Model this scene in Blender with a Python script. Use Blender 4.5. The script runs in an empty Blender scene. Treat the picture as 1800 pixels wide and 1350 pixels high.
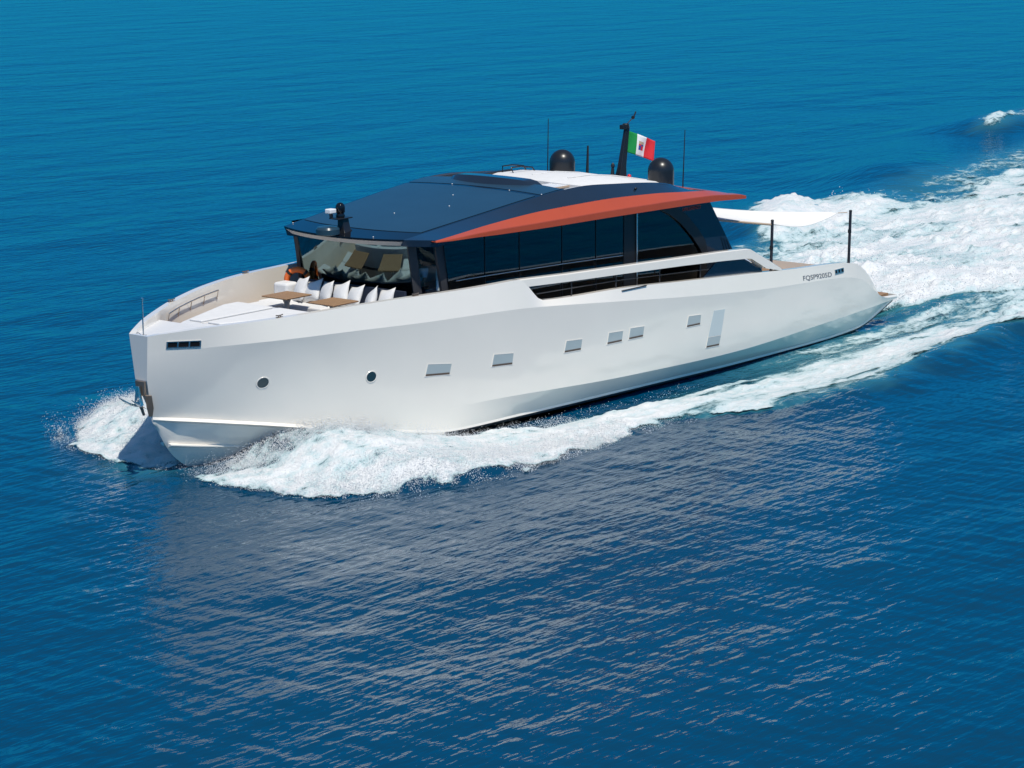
import bpy, bmesh, math, random
import numpy as np
from mathutils import Vector, Matrix
from mathutils.bvhtree import BVHTree

random.seed(7)
rng = np.random.default_rng(11)
R = math.radians
S = bpy.context.scene
C = S.collection

# ------------------------------------------------------------------ camera
cam_d = bpy.data.cameras.new('camera')
cam_d.sensor_width = 36.0
cam_d.lens = 4499.5 * 36 / 1800
cam_d.clip_start = 0.5
cam_d.clip_end = 9000
cam = bpy.data.objects.new('camera', cam_d)
C.objects.link(cam)
yaw, pit, rol = 0.88567605, 0.20183963, -0.00680106
fw = Vector((math.sin(yaw) * math.cos(pit), math.cos(yaw) * math.cos(pit), -math.sin(pit)))
rt = fw.cross(Vector((0, 0, 1))).normalized()
up = rt.cross(fw)
r2 = math.cos(rol) * rt + math.sin(rol) * up
u2 = -math.sin(rol) * rt + math.cos(rol) * up
m = Matrix((r2, u2, -fw)).transposed().to_4x4()
m.translation = Vector((-38.32179885, -42.1015862, 13.68266963))
cam.matrix_world = m
S.camera = cam

# ------------------------------------------------------------------ light
SUN_AZ = R(-119)      # direction towards the sun, measured from +x
SUN_EL = R(62)
world = bpy.data.worlds.new('World')
S.world = world
world.use_nodes = True
wn = world.node_tree
bg = wn.nodes['Background']
sky = wn.nodes.new('ShaderNodeTexSky')
sky.sky_type = 'NISHITA'
sky.sun_disc = False
sky.sun_elevation = SUN_EL
sky.sun_rotation = R(90) - SUN_AZ
sky.air_density = 1.0
sky.dust_density = 0.0
sky.ozone_density = 2.0
tint = wn.nodes.new('ShaderNodeMix'); tint.data_type = 'RGBA'; tint.blend_type = 'MULTIPLY'
tint.inputs[0].default_value = 1.0
# clear dry air: the low sky stays deep blue instead of whitening
wtc = wn.nodes.new('ShaderNodeTexCoord'); wsx = wn.nodes.new('ShaderNodeSeparateXYZ')
wcr = wn.nodes.new('ShaderNodeValToRGB')
wcr.color_ramp.elements[0].position = 0.0; wcr.color_ramp.elements[0].color = (0.008, 0.28, 0.66, 1)
wcr.color_ramp.elements[1].position = 0.75; wcr.color_ramp.elements[1].color = (0.85, 0.98, 1.0, 1)
e = wcr.color_ramp.elements.new(0.30); e.color = (0.05, 0.66, 1.08, 1)
wn.links.new(wtc.outputs['Generated'], wsx.inputs[0]); wn.links.new(wsx.outputs[2], wcr.inputs[0])
wn.links.new(wcr.outputs[0], tint.inputs[7])
wn.links.new(sky.outputs[0], tint.inputs[6]); wn.links.new(tint.outputs[2], bg.inputs[0])
bg.inputs[1].default_value = 0.10
sun_d = bpy.data.lights.new('sun', 'SUN')
sun_d.energy = 4.1
sun_d.angle = R(0.53)
sun_d.color = (1.0, 0.95, 0.85)
sun = bpy.data.objects.new('sun', sun_d)
C.objects.link(sun)
sdir = Vector((math.cos(SUN_EL) * math.cos(SUN_AZ), math.cos(SUN_EL) * math.sin(SUN_AZ), math.sin(SUN_EL)))
sun.rotation_euler = sdir.to_track_quat('Z', 'Y').to_euler()
sun.location = (0, 0, 60)
S.view_settings.view_transform = 'Standard'
S.view_settings.look = 'None'
S.view_settings.exposure = 0.0
S.view_settings.gamma = 1.0

# ------------------------------------------------------------------ materials
def mat(name, col, rough=0.4, metal=0.0, spec=0.5, coat=0.0, noise=0.0, nscale=8.0, bump=0.0, bscale=60.0):
    mt = bpy.data.materials.new(name)
    mt.use_nodes = True
    nt = mt.node_tree
    p = nt.nodes['Principled BSDF']
    p.inputs['Base Color'].default_value = (*col, 1)
    p.inputs['Roughness'].default_value = rough
    p.inputs['Metallic'].default_value = metal
    p.inputs['Specular IOR Level'].default_value = spec
    p.inputs['Coat Weight'].default_value = coat
    p.inputs['Coat Roughness'].default_value = 0.05
    if noise or bump:
        tc = nt.nodes.new('ShaderNodeTexCoord')
    if noise:
        n = nt.nodes.new('ShaderNodeTexNoise')
        n.inputs['Scale'].default_value = nscale
        n.inputs['Detail'].default_value = 5
        nt.links.new(tc.outputs['Object'], n.inputs['Vector'])
        mr = nt.nodes.new('ShaderNodeMapRange')
        mr.inputs['From Min'].default_value = 0.3
        mr.inputs['From Max'].default_value = 0.7
        mr.inputs['To Min'].default_value = 1 - noise
        mr.inputs['To Max'].default_value = 1 + noise
        nt.links.new(n.outputs[0], mr.inputs[0])
        mx = nt.nodes.new('ShaderNodeVectorMath')
        mx.operation = 'SCALE'
        mx.inputs[0].default_value = col
        nt.links.new(mr.outputs[0], mx.inputs['Scale'])
        nt.links.new(mx.outputs[0], p.inputs['Base Color'])
    if bump:
        n2 = nt.nodes.new('ShaderNodeTexNoise')
        n2.inputs['Scale'].default_value = bscale
        n2.inputs['Detail'].default_value = 3
        nt.links.new(tc.outputs['Object'], n2.inputs['Vector'])
        b = nt.nodes.new('ShaderNodeBump')
        b.inputs['Strength'].default_value = bump
        b.inputs['Distance'].default_value = 0.02
        nt.links.new(n2.outputs[0], b.inputs['Height'])
        nt.links.new(b.outputs[0], p.inputs['Normal'])
    return mt

def glass(name, tint, ior=1.5, rough=0.0, coat=0.0, refl=(0.9, 0.95, 0.95)):
    mt = bpy.data.materials.new(name)
    mt.use_nodes = True
    nt = mt.node_tree
    nt.nodes.remove(nt.nodes['Principled BSDF'])
    out = nt.nodes['Material Output']
    tr = nt.nodes.new('ShaderNodeBsdfTransparent')
    tr.inputs[0].default_value = (*tint, 1)
    gl = nt.nodes.new('ShaderNodeBsdfGlossy')
    gl.inputs['Roughness'].default_value = rough
    gl.inputs[0].default_value = (*refl, 1)
    fr = nt.nodes.new('ShaderNodeFresnel')
    fr.inputs[0].default_value = ior
    mx = nt.nodes.new('ShaderNodeMixShader')
    ad = nt.nodes.new('ShaderNodeMapRange'); ad.inputs['To Min'].default_value = coat      # solar coating
    nt.links.new(fr.outputs[0], ad.inputs[0]); nt.links.new(ad.outputs[0], mx.inputs[0])
    nt.links.new(tr.outputs[0], mx.inputs[1])
    nt.links.new(gl.outputs[0], mx.inputs[2])
    nt.links.new(mx.outputs[0], out.inputs[0])
    return mt

M = dict(
    gel=mat('white_gelcoat', (0.875, 0.82, 0.735), 0.14, spec=0.5, coat=0.7, noise=0.015, nscale=0.8, bump=0.10, bscale=0.9),
    deck=mat('white_nonskid', (0.66, 0.66, 0.67), 0.55, noise=0.02, nscale=6, bump=0.15, bscale=160),
    boot=mat('black_bottom_paint', (0.008, 0.010, 0.016), 0.35),
    teak=None,
    navy=mat('navy_roof_lacquer', (0.012, 0.022, 0.040), 0.16, spec=0.5, coat=0.5, noise=0.08, nscale=1.5),
    solar=mat('solar_film', (0.018, 0.052, 0.090), 0.32, spec=0.6, noise=0.05, nscale=1.2),
    gloss=mat('gloss_black', (0.006, 0.007, 0.010), 0.06, spec=0.5),
    matte=mat('matte_black', (0.012, 0.013, 0.016), 0.35),
    grey=mat('dark_grey_trim', (0.045, 0.045, 0.05), 0.4),
    orange=mat('copper_lacquer', (0.47, 0.072, 0.022), 0.30, spec=0.5, coat=0.4, noise=0.03, nscale=2),
    steel=mat('polished_steel', (0.72, 0.70, 0.67), 0.25, metal=1.0),
    dsteel=mat('brown_steel', (0.30, 0.23, 0.18), 0.38, metal=0.7),  # brownish base, rougher than the polished steel
    cush=mat('white_upholstery', (0.70, 0.69, 0.68), 0.85, noise=0.03, nscale=5, bump=0.25, bscale=30),
    ivory=mat('ivory_soffit', (0.62, 0.58, 0.52), 0.6, noise=0.03),
    beige=mat('beige_liner', (0.52, 0.48, 0.43), 0.6, noise=0.05, nscale=4),
    pane=mat('hull_pane', (0.40, 0.46, 0.47), 0.08, spec=0.5),  # pale reflection in the glass is put into this base colour
    sill=mat('bronze_sill', (0.11, 0.075, 0.055), 0.4),
    dome=mat('dome_black', (0.012, 0.014, 0.018), 0.32, spec=0.5),
    white=mat('white_plastic', (0.8, 0.8, 0.8), 0.35),
    canvas=mat('white_canvas', (0.80, 0.78, 0.75), 0.8, noise=0.03, nscale=3),
    hem=mat('tan_hem', (0.48, 0.36, 0.26), 0.8),
    carbon=mat('carbon_pole', (0.022, 0.022, 0.03), 0.35),
    buoy=mat('orange_buoy', (0.85, 0.16, 0.025), 0.5, noise=0.05),
    red=mat('red_lamp', (0.7, 0.02, 0.02), 0.3),
    letter=mat('grey_lettering', (0.10, 0.11, 0.13), 0.4),
    redletter=mat('copper_lettering', (0.40, 0.06, 0.03), 0.4),
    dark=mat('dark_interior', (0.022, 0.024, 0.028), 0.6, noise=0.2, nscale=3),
    wfloor=mat('well_floor', (0.045, 0.035, 0.035), 0.7),  # dark floor, with the shade down in the well mixed into its colour
    green=mat('flag_green', (0.0, 0.25, 0.05), 0.75),
    fwhite=mat('flag_white', (0.8, 0.8, 0.8), 0.75),
    fred=mat('flag_red', (0.65, 0.02, 0.03), 0.75),
    fblue=mat('flag_blue', (0.03, 0.06, 0.3), 0.75),
    skin=mat('skin', (0.45, 0.26, 0.18), 0.5),
    shirt=mat('pale_shirt', (0.82, 0.86, 0.88), 0.8),
    hair=mat('dark_hair', (0.02, 0.014, 0.01), 0.6),
    trousers=mat('navy_trousers', (0.02, 0.025, 0.05), 0.8),
    curtain=mat('pale_blind', (0.55, 0.62, 0.62), 0.8),
    wind=glass('windshield_glass', (0.22, 0.40, 0.44), 1.6, coat=.20, refl=(.66, .92, .94)),
    corner=glass('corner_glass', (0.85, 0.97, 1.0), 1.33),
    side=glass('side_glass', (0.42, 0.60, 0.68), 1.50, coat=.05),
)
def teak():
    mt = mat('teak_planks', (0.36, 0.21, 0.105), 0.6)
    nt = mt.node_tree
    p = nt.nodes['Principled BSDF']
    tc = nt.nodes.new('ShaderNodeTexCoord')
    w = nt.nodes.new('ShaderNodeTexWave')
    w.wave_type = 'BANDS'; w.bands_direction = 'Y'
    w.inputs['Scale'].default_value = 5.2
    w.inputs['Distortion'].default_value = 0.0
    nt.links.new(tc.outputs['Object'], w.inputs['Vector'])
    mp = nt.nodes.new('ShaderNodeMapping')
    mp.inputs['Scale'].default_value = (1.5, 25, 25)
    nt.links.new(tc.outputs['Object'], mp.inputs['Vector'])
    n = nt.nodes.new('ShaderNodeTexNoise')
    n.inputs['Scale'].default_value = 1.6; n.inputs['Detail'].default_value = 5
    nt.links.new(mp.outputs[0], n.inputs['Vector'])
    cr = nt.nodes.new('ShaderNodeValToRGB')
    cr.color_ramp.elements[0].position = 0.3; cr.color_ramp.elements[0].color = (0.27, 0.15, 0.075, 1)
    cr.color_ramp.elements[1].position = 0.75; cr.color_ramp.elements[1].color = (0.44, 0.27, 0.14, 1)
    nt.links.new(n.outputs[0], cr.inputs[0])
    ca = nt.nodes.new('ShaderNodeValToRGB')
    ca.color_ramp.elements[0].position = 0.02; ca.color_ramp.elements[0].color = (0.25, 0.2, 0.17, 1)
    ca.color_ramp.elements[1].position = 0.08; ca.color_ramp.elements[1].color = (1, 1, 1, 1)
    nt.links.new(w.outputs[1], ca.inputs[0])
    mx = nt.nodes.new('ShaderNodeMix'); mx.data_type = 'RGBA'; mx.blend_type = 'MULTIPLY'
    mx.inputs[0].default_value = 1
    nt.links.new(cr.outputs[0], mx.inputs[6]); nt.links.new(ca.outputs[0], mx.inputs[7])
    nt.links.new(mx.outputs[2], p.inputs['Base Color'])
    return mt
M['teak'] = teak()

# ------------------------------------------------------------------ helpers
def tag(o, label=None, cat=None, group=None, kind=None):
    if label: o['label'] = label
    if cat: o['category'] = cat
    if group: o['group'] = group
    if kind: o['kind'] = kind
    return o

def empty(name, loc=(0, 0, 0), parent=None):
    o = bpy.data.objects.new(name, None)
    o.empty_display_size = 0.3
    C.objects.link(o)
    o.location = loc
    if parent: o.parent = parent
    return o

class MB:
    def __init__(s):
        s.v = []; s.f = []; s.mi = []
    def add(s, vs, fs, mi=0):
        b = len(s.v)
        s.v += [tuple(map(float, p)) for p in vs]
        for f in fs:
            s.f.append(tuple(b + i for i in f)); s.mi.append(mi)
        return s
    def box(s, x0, x1, y0, y1, z0, z1, mi=0):
        return s.add([(x0, y0, z0), (x1, y0, z0), (x1, y1, z0), (x0, y1, z0), (x0, y0, z1), (x1, y0, z1), (x1, y1, z1), (x0, y1, z1)],
                     [(0, 3, 2, 1), (4, 5, 6, 7), (0, 1, 5, 4), (1, 2, 6, 5), (2, 3, 7, 6), (3, 0, 4, 7)], mi)
    def prism(s, poly, d, mi=0):
        # extrude a 3d polygon along vector d
        n = len(poly)
        a = [Vector(p) for p in poly]; b = [p + Vector(d) for p in a]
        fs = [tuple(range(n)), tuple(range(2 * n - 1, n - 1, -1))]
        fs += [(i, i + n, (i + 1) % n + n, (i + 1) % n) for i in range(n)]
        return s.add(a + b, fs, mi)
    def tube(s, pts, r, n=8, mi=0, cap=True):
        pts = [Vector(p) for p in pts]
        rr = r if isinstance(r, (list, tuple)) else [r] * len(pts)
        rings = []
        for i, p in enumerate(pts):
            t = (pts[min(i + 1, len(pts) - 1)] - pts[max(i - 1, 0)]).normalized()
            a = t.cross(Vector((0, 0, 1)))
            if a.length < 1e-3: a = t.cross(Vector((0, 1, 0)))
            a.normalize(); b = t.cross(a)
            rings.append([p + rr[i] * (math.cos(k * 2 * math.pi / n) * a + math.sin(k * 2 * math.pi / n) * b) for k in range(n)])
        vs = [q for ring in rings for q in ring]
        fs = []
        for i in range(len(pts) - 1):
            for k in range(n):
                fs.append((i * n + k, i * n + (k + 1) % n, (i + 1) * n + (k + 1) % n, (i + 1) * n + k))
        if cap:
            fs.append(tuple(range(n - 1, -1, -1))); fs.append(tuple((len(pts) - 1) * n + k for k in range(n)))
        return s.add(vs, fs, mi)
    def lathe(s, prof, cx, cy, cz, n=28, mi=0):
        vs = []; fs = []
        for r, z in prof:
            for k in range(n):
                a = 2 * math.pi * k / n
                vs.append((cx + r * math.cos(a), cy + r * math.sin(a), cz + z))
        for i in range(len(prof) - 1):
            for k in range(n):
                fs.append((i * n + k, i * n + (k + 1) % n, (i + 1) * n + (k + 1) % n, (i + 1) * n + k))
        fs.append(tuple(range(n - 1, -1, -1))); fs.append(tuple((len(prof) - 1) * n + k for k in range(n)))
        return s.add(vs, fs, mi)
    def loft(s, rings, closed=True, cap=True, mi=0):
        n = len(rings[0]); vs = [p for r in rings for p in r]; fs = []
        for i in range(len(rings) - 1):
            for k in range(n if closed else n - 1):
                fs.append((i * n + k, i * n + (k + 1) % n, (i + 1) * n + (k + 1) % n, (i + 1) * n + k))
        if cap and closed:
            fs.append(tuple(range(n - 1, -1, -1))); fs.append(tuple((len(rings) - 1) * n + k for k in range(n)))
        return s.add(vs, fs, mi)
    def build(s, name, mats, parent=None, smooth=None, bevel=0.0, origin=None):
        me = bpy.data.meshes.new(name)
        me.from_pydata(s.v, [], s.f)
        if not isinstance(mats, (list, tuple)): mats = [mats]
        for mm in mats: me.materials.append(mm)
        if len(mats) > 1:
            me.polygons.foreach_set('material_index', s.mi)
        bm = bmesh.new(); bm.from_mesh(me)
        bmesh.ops.recalc_face_normals(bm, faces=bm.faces)
        bm.to_mesh(me); bm.free()
        if smooth is not None:
            me.polygons.foreach_set('use_smooth', [True] * len(me.polygons))
            me.set_sharp_from_angle(angle=R(smooth))
        o = bpy.data.objects.new(name, me)
        C.objects.link(o)
        if origin is not None:
            me.transform(Matrix.Translation(-Vector(origin))); o.location = origin
        if bevel:
            b = o.modifiers.new('bevel', 'BEVEL'); b.width = bevel; b.segments = 3; b.limit_method = 'ANGLE'; b.angle_limit = R(40)
            if smooth is None:
                me.polygons.foreach_set('use_smooth', [True] * len(me.polygons))
                b.harden_normals = True
        if parent: o.parent = parent
        return o

def pchip(xk, yk, x):
    xk = np.asarray(xk, float); yk = np.asarray(yk, float); x = np.asarray(x, float)
    h = np.diff(xk); d = np.diff(yk) / h
    mm = np.zeros(len(xk))
    for i in range(1, len(xk) - 1):
        if d[i - 1] * d[i] > 0:
            w1 = 2 * h[i] + h[i - 1]; w2 = h[i] + 2 * h[i - 1]
            mm[i] = (w1 + w2) / (w1 / d[i - 1] + w2 / d[i])
    mm[0] = d[0]; mm[-1] = d[-1]
    i = np.clip(np.searchsorted(xk, x, side='right') - 1, 0, len(xk) - 2)
    t = np.clip((x - xk[i]) / h[i], 0, 1)
    hh = h[i]
    return (2*t**3-3*t**2+1)*yk[i] + (t**3-2*t**2+t)*hh*mm[i] + (-2*t**3+3*t**2)*yk[i+1] + (t**3-t**2)*hh*mm[i+1]

# ================================================================== YACHT
yacht = empty('motor_yacht', (14, 0, 0))
tag(yacht, 'long white motor yacht with dark blue roof and copper stripe speeding through the sea', 'yacht')
Y0 = Vector((14, 0, 0))
def part(mb, name, mats, parent=None, **k):
    # geometry is written in world metres; parts keep it by subtracting the parent's origin
    o = mb.build(name, mats, None, **k)
    par = parent or yacht
    o.parent = par
    off = Vector((0, 0, 0)); q = par
    while q is not None:
        off += q.location; q = q.parent
    o.data.transform(Matrix.Translation(-off)) if not k.get('origin') else setattr(o, 'location', Vector(k['origin']) - off)
    return o

# ---- hull lines: x, half breadth, z
LN = {
 'top': [(0,.30,3.33),(.12,.42,3.35),(.5,.67,3.39),(1,.97,3.44),(2,1.52,3.5),(3,2.01,3.56),(4.5,2.5,3.64),(6,2.87,3.67),(8,3.14,3.66),(9.5,3.26,3.67),(10.38,3.30,3.05),(13.65,3.38,2.93),(16.2,3.40,2.77),(19.3,3.40,2.57),(21.65,3.38,2.41),(24.35,3.33,2.24),(24.98,3.31,2.13),(26.4,3.2,1.10),(26.5,3.19,.95),(27.6,3.15,.86)],
 'knuckle': [(.0,.32,2.92),(.12,.44,2.93),(.5,.70,2.95),(1,1.01,2.98),(2,1.58,3.02),(3,2.08,3.05),(4.5,2.59,3.07),(6,2.98,3.05),(8,3.27,3.02),(9.5,3.39,2.97),(10.38,3.41,2.9),(13.65,3.47,2.6),(16.2,3.48,2.36),(20,3.47,2.06),(24.35,3.38,1.82),(24.98,3.36,1.74),(26.4,3.23,1.0),(26.5,3.22,.88),(27.6,3.17,.8)],
 'mid': [(.04,.19,2.3),(.5,.46,2.3),(1,.76,2.3),(2,1.30,2.25),(3,1.80,2.2),(4.5,2.40,2.1),(6,2.84,2.0),(8,3.19,1.95),(9.5,3.32,1.9),(13.75,3.42,1.6),(18.9,3.42,1.3),(23,3.35,1.2),(26.4,3.21,.9),(27.6,3.155,.76)],
 'low': [(.14,.09,1.75),(.6,.32,1.68),(1.3,.68,1.55),(2,1.02,1.42),(3,1.5,1.28),(4.5,2.15,1.1),(6,2.68,.99),(8,3.1,.86),(9.5,3.25,.8),(13.75,3.35,.6),(18.9,3.35,.48),(23,3.28,.58),(26.25,3.18,.68),(27.6,3.14,.74)],
 'chine': [(.33,.02,1.37),(1.05,.36,1.27),(1.8,.80,1.15),(2.5,1.28,1.05),(3.25,1.75,.92),(4.5,2.27,.70),(5.65,2.64,.5),(7.45,2.93,.24),(9.5,3.0,.22),(11.8,3.02,.18),(14.2,3.03,.14),(16.5,3.03,.1),(19.4,3.0,.04),(23.6,2.95,.02),(25.8,2.92,.09),(27.6,3.02,.72)],
 'keel': [(.36,0,1.28),(.52,0,.75),(.86,0,.35),(1.47,0,.0),(2.5,0,-.4),(5,0,-.7),(10,0,-.85),(20,0,-.7),(25.8,0,-.4),(27.6,0,.6)],
}
XS = np.unique(np.concatenate([np.linspace(0, 1.5, 16), np.linspace(1.5, 9.5, 44), np.linspace(9.5, 10.38, 6), np.linspace(10.38, 24.3, 70), [24.98], np.linspace(25.0, 26.4, 6), [26.5], np.linspace(26.6, 27.6, 5)]))
def gsmooth(xs, v, sig):
    g = np.arange(-3*sig, 27.6 + 3*sig + .01, .05); k = np.arange(-3*sig, 3*sig + .01, .05); k = np.exp(-.5*(k/sig)**2); k /= k.sum()
    # odd extension at both ends keeps the end values
    f = lambda x: np.interp(x, xs, v)
    lo, hi = xs[0], xs[-1]
    e = np.where(g < lo, 2*v[0] - f(2*lo - g), np.where(g > hi, 2*v[-1] - f(2*hi - g), f(g)))
    c = np.convolve(np.pad(e, len(k)//2, mode='edge'), k, mode='valid')[:len(g)]
    return np.interp(xs, g, c)
def line(nm):
    a = np.array(LN[nm], float)
    xs = a[0, 0] + (a[-1, 0] - a[0, 0]) * (XS / 27.6)
    if nm in ('top', 'knuckle'): xs = XS.copy()
    else:   # near bow stretch, then follow the same stations
        xs = XS + a[0, 0] * (1 - np.clip(XS / 9.0, 0, 1)) ** 2
    D = np.linspace(a[0, 0], 27.6, 1400)
    yy = gsmooth(D, pchip(a[:, 0], a[:, 1], D), .55); zz = pchip(a[:, 0], a[:, 2], D)
    if nm != 'top': zz = gsmooth(D, zz, .35)
    z = np.interp(xs, D, zz) if nm != 'top' else pchip(a[:, 0], a[:, 2], xs)
    return np.stack([xs, np.interp(xs, D, yy), z], 1)
Ltop, Lkn, Lmid, Llow, Lch, Lke = [line(n) for n in ('top', 'knuckle', 'mid', 'low', 'chine', 'keel')]
k_ = np.clip((XS - .2)/2.6, 0, 1); k_ = (k_*k_*(3-2*k_))[:, None]
Lkn = Lkn*k_ + (Ltop + (Lmid - Ltop)*((Ltop[:, 2] - Lkn[:, 2])/np.maximum(Ltop[:, 2] - Lmid[:, 2], .1))[:, None])*(1 - k_)
w_ = np.clip((9.5 - XS)/3.5, 0, 1); w_ = (w_*w_*(3-2*w_))[:, None]
Llow = Llow*(1 - w_) + (Lmid*.30 + Lch*.70 + np.array([0, -.015, 0]))*w_
fade = np.clip(1 - (XS - 3.5) / 3.5, 0.0, 1) * np.clip(XS / 0.5, 0, 1)
Lledge = Lch.copy(); Lledge[:, 1] += .004 + .126 * fade; Lledge[:, 2] -= .03
Lup = Lch.copy(); Lup[:, 2] += .03
Lund = Lch.copy(); Lund[:, 2] -= .09; Lund[:, 1] -= 0.02
Lund[:, 1] = np.maximum(Lund[:, 1], .004)
Lbot = 0.5 * Lund + 0.5 * Lke; Lbot[:, 1] += 0.08 * np.clip(XS, 0, 1); Lbot[:, 2] -= 0.04
rows = [Ltop, Lkn, Lmid, Llow, Lup, Lledge, Lund, Lbot, Lke]
NR, NX = len(rows), len(XS)
hv = []; hf = []; hm = []
def V3(p, sgn): return (p[0], sgn * p[1], p[2])
for sgn in (-1, 1):
    base = len(hv)
    for r in rows: hv += [V3(p, sgn) for p in r]
    for i in range(NR - 1):
        for j in range(NX - 1):
            a, b, c, d = base + i*NX+j, base + i*NX+j+1, base + (i+1)*NX+j+1, base + (i+1)*NX+j
            hf.append((a, b, c, d)); hm.append(1 if (i >= 5 and XS[j] > 7.0) else 0)
n1 = NR * NX
for i in range(NR - 1):       # blunt stem face and transom
    hf.append((i*NX, (i+1)*NX, n1+(i+1)*NX, n1+i*NX)); hm.append(0)
    j = NX - 1
    hf.append((i*NX+j, n1+i*NX+j, n1+(i+1)*NX+j, (i+1)*NX+j)); hm.append(0)
hb = MB(); hb.v = hv; hb.f = hf; hb.mi = hm
hull = part(hb, 'hull', [M['gel'], M['boot']], smooth=180)
hme = hull.data
sharp = np.zeros(len(hme.edges), bool); ev = np.zeros(len(hme.edges)*2, np.int32); hme.edges.foreach_get('vertices', ev); ev = ev.reshape(-1, 2)
er = (ev % (NR*NX)) // NX; ec = ev % NX; es = ev // (NR*NX)
sharp |= (er[:, 0] == er[:, 1]) & np.isin(er[:, 0], (0, 1, 3, 4, 5, 6)) & (es[:, 0] == es[:, 1]) & ~((er[:, 0] == 3) & (XS[ec[:, 0]] < 7))
sharp |= (ec[:, 0] == ec[:, 1]) & np.isin(ec[:, 0], (0, NX - 1))
at_ = hme.attributes.get('sharp_edge') or hme.attributes.new('sharp_edge', 'BOOLEAN', 'EDGE')
at_.data.foreach_set('value', sharp)
bvh = BVHTree.FromPolygons([Vector(v) for v in hv], hf)
def hull_y(x, z, off=0.0):
    h = bvh.ray_cast(Vector((x, -12, z)), Vector((0, 1, 0)))
    return (h[0].y if h[0] else -3.3) - off

# ---- bulwark inside, cap and decks
def deck_z(x):
    if x < 1.80: return None
    if x < 9.3: return 2.72
    if x < 20.2: return 2.22
    return 1.72
cap = MB(); inn = MB()
capo = []
sel = [j for j in range(NX) if XS[j] <= 26.45]
for sgn in (-1, 1):
    A = [V3(Ltop[j], sgn) for j in sel]
    B = []; D = []
    for j in sel:
        x, h, z = Ltop[j]
        w = 0.17 if x > 1 else 0.10 + .07 * x
        hi = max(h - w, 0.02)
        B.append((x + (0.10 if x < .3 else 0), sgn * hi, z))
        dz = deck_z(x)
        D.append((x, sgn * max(hi - 0.03, .02), min(z - .02, dz if dz is not None else 3.27)))
    n = len(sel)
    cap.add(A + B, [(i, i+1, n+i+1, n+i) for i in range(n-1)])
    inn.add(B + D, [(i, i+1, n+i+1, n+i) for i in range(n-1)])
    capo.append((B, D))
B0, B1 = capo[0][0][0], capo[1][0][0]
cap.add([(0, -.30, 3.33), (0, .30, 3.33), B1, B0], [(0, 1, 2, 3)])
part(cap, 'bulwark_cap', M['gel'], hull, smooth=30)
part(inn, 'bulwark_liner', M['gel'], hull, smooth=30)

def deck_strip(name, x0, x1, z, mt, inset=0.2, y_in=0.0):
    mb = MB()
    xs = np.linspace(x0, x1, max(2, int((x1 - x0) / .4) + 2))
    h = pchip([p[0] for p in LN['top']], [p[1] for p in LN['top']], xs) - inset
    top = [(x, -a, z) for x, a in zip(xs, h)] + [(x, a, z) for x, a in zip(xs, h)]
    n = len(xs)
    fs = [(i, i+1, n+i+1, n+i) for i in range(n-1)]
    mb.add(top, fs)
    # a step face forward and aft
    mb.add([(x0, -h[0], z), (x0, h[0], z), (x0, h[0], z-.3), (x0, -h[0], z-.3)], [(0, 1, 2, 3)])
    return part(mb, name, mt, smooth=30)
deck_strip('bow_deck', 0.10, 1.82, 3.285, M['deck'], 0.13)
mb = MB(); mb.box(1.78, 1.83, -1.32, 1.32, 2.72, 3.283); part(mb, 'deck_step', M['gel'])
deck_strip('walkway', 1.83, 9.32, 2.72, M['teak'])
mb = MB(); mb.box(9.30, 9.34, -3.05, 3.05, 2.2, 2.716); part(mb, 'deck_step', M['gel'])
deck_strip('side_deck', 9.34, 20.2, 2.22, M['teak'])
deck_strip('cockpit_deck', 20.2, 25.2, 1.72, M['teak'])
mb = MB()
mb.prism([(25.1, -3.1, 1.95), (25.1, -3.1, 1.0), (25.6, -3.1, .9), (26.2, -3.1, .9)], (0, 6.2, 0))
part(mb, 'transom_stair', M['gel'])
mb = MB(); mb.box(26.0, 27.45, -2.95, 2.95, .80, .905)
part(mb, 'swim_platform', M['teak'], bevel=.01)

# ---- foredeck lid / sunpad
lid = MB()
def ring(z, e):
    pts = [(1.88, .62), (3.95, 1.46), (4.55, 1.42)]
    return [(x + (e if i == 0 else -e * .3 if i == 2 else 0), -(y - e), z) for i, (x, y) in enumerate(pts)] + [(x + (e if i == 0 else -e*.3 if i == 2 else 0), (y - e), z) for i, (x, y) in reversed(list(enumerate(pts)))]
lid.loft([ring(2.70, 0), ring(3.27, 0), ring(3.31, .05)])
lid_o = part(lid, 'foredeck_lid', M['deck'], smooth=30)
mb = MB()
mb.prism([(1.98, -.03, 3.311), (4.5, -.03, 3.311), (4.5, .03, 3.311), (1.98, .03, 3.311)], (0, 0, .018))
part(mb, 'lid_rib', M['gel'], lid_o, bevel=.006)
for sg in (-1, 1):
    mb = MB()
    q = [(2.05, sg*.10, 3.311), (2.05, sg*.50, 3.311), (3.9, sg*1.28, 3.311), (4.4, sg*1.28, 3.311), (4.4, sg*.10, 3.311)]
    mb.prism(q, (0, 0, .05))
    part(mb, 'sun_pad', M['cush'], lid_o, bevel=.025)
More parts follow.
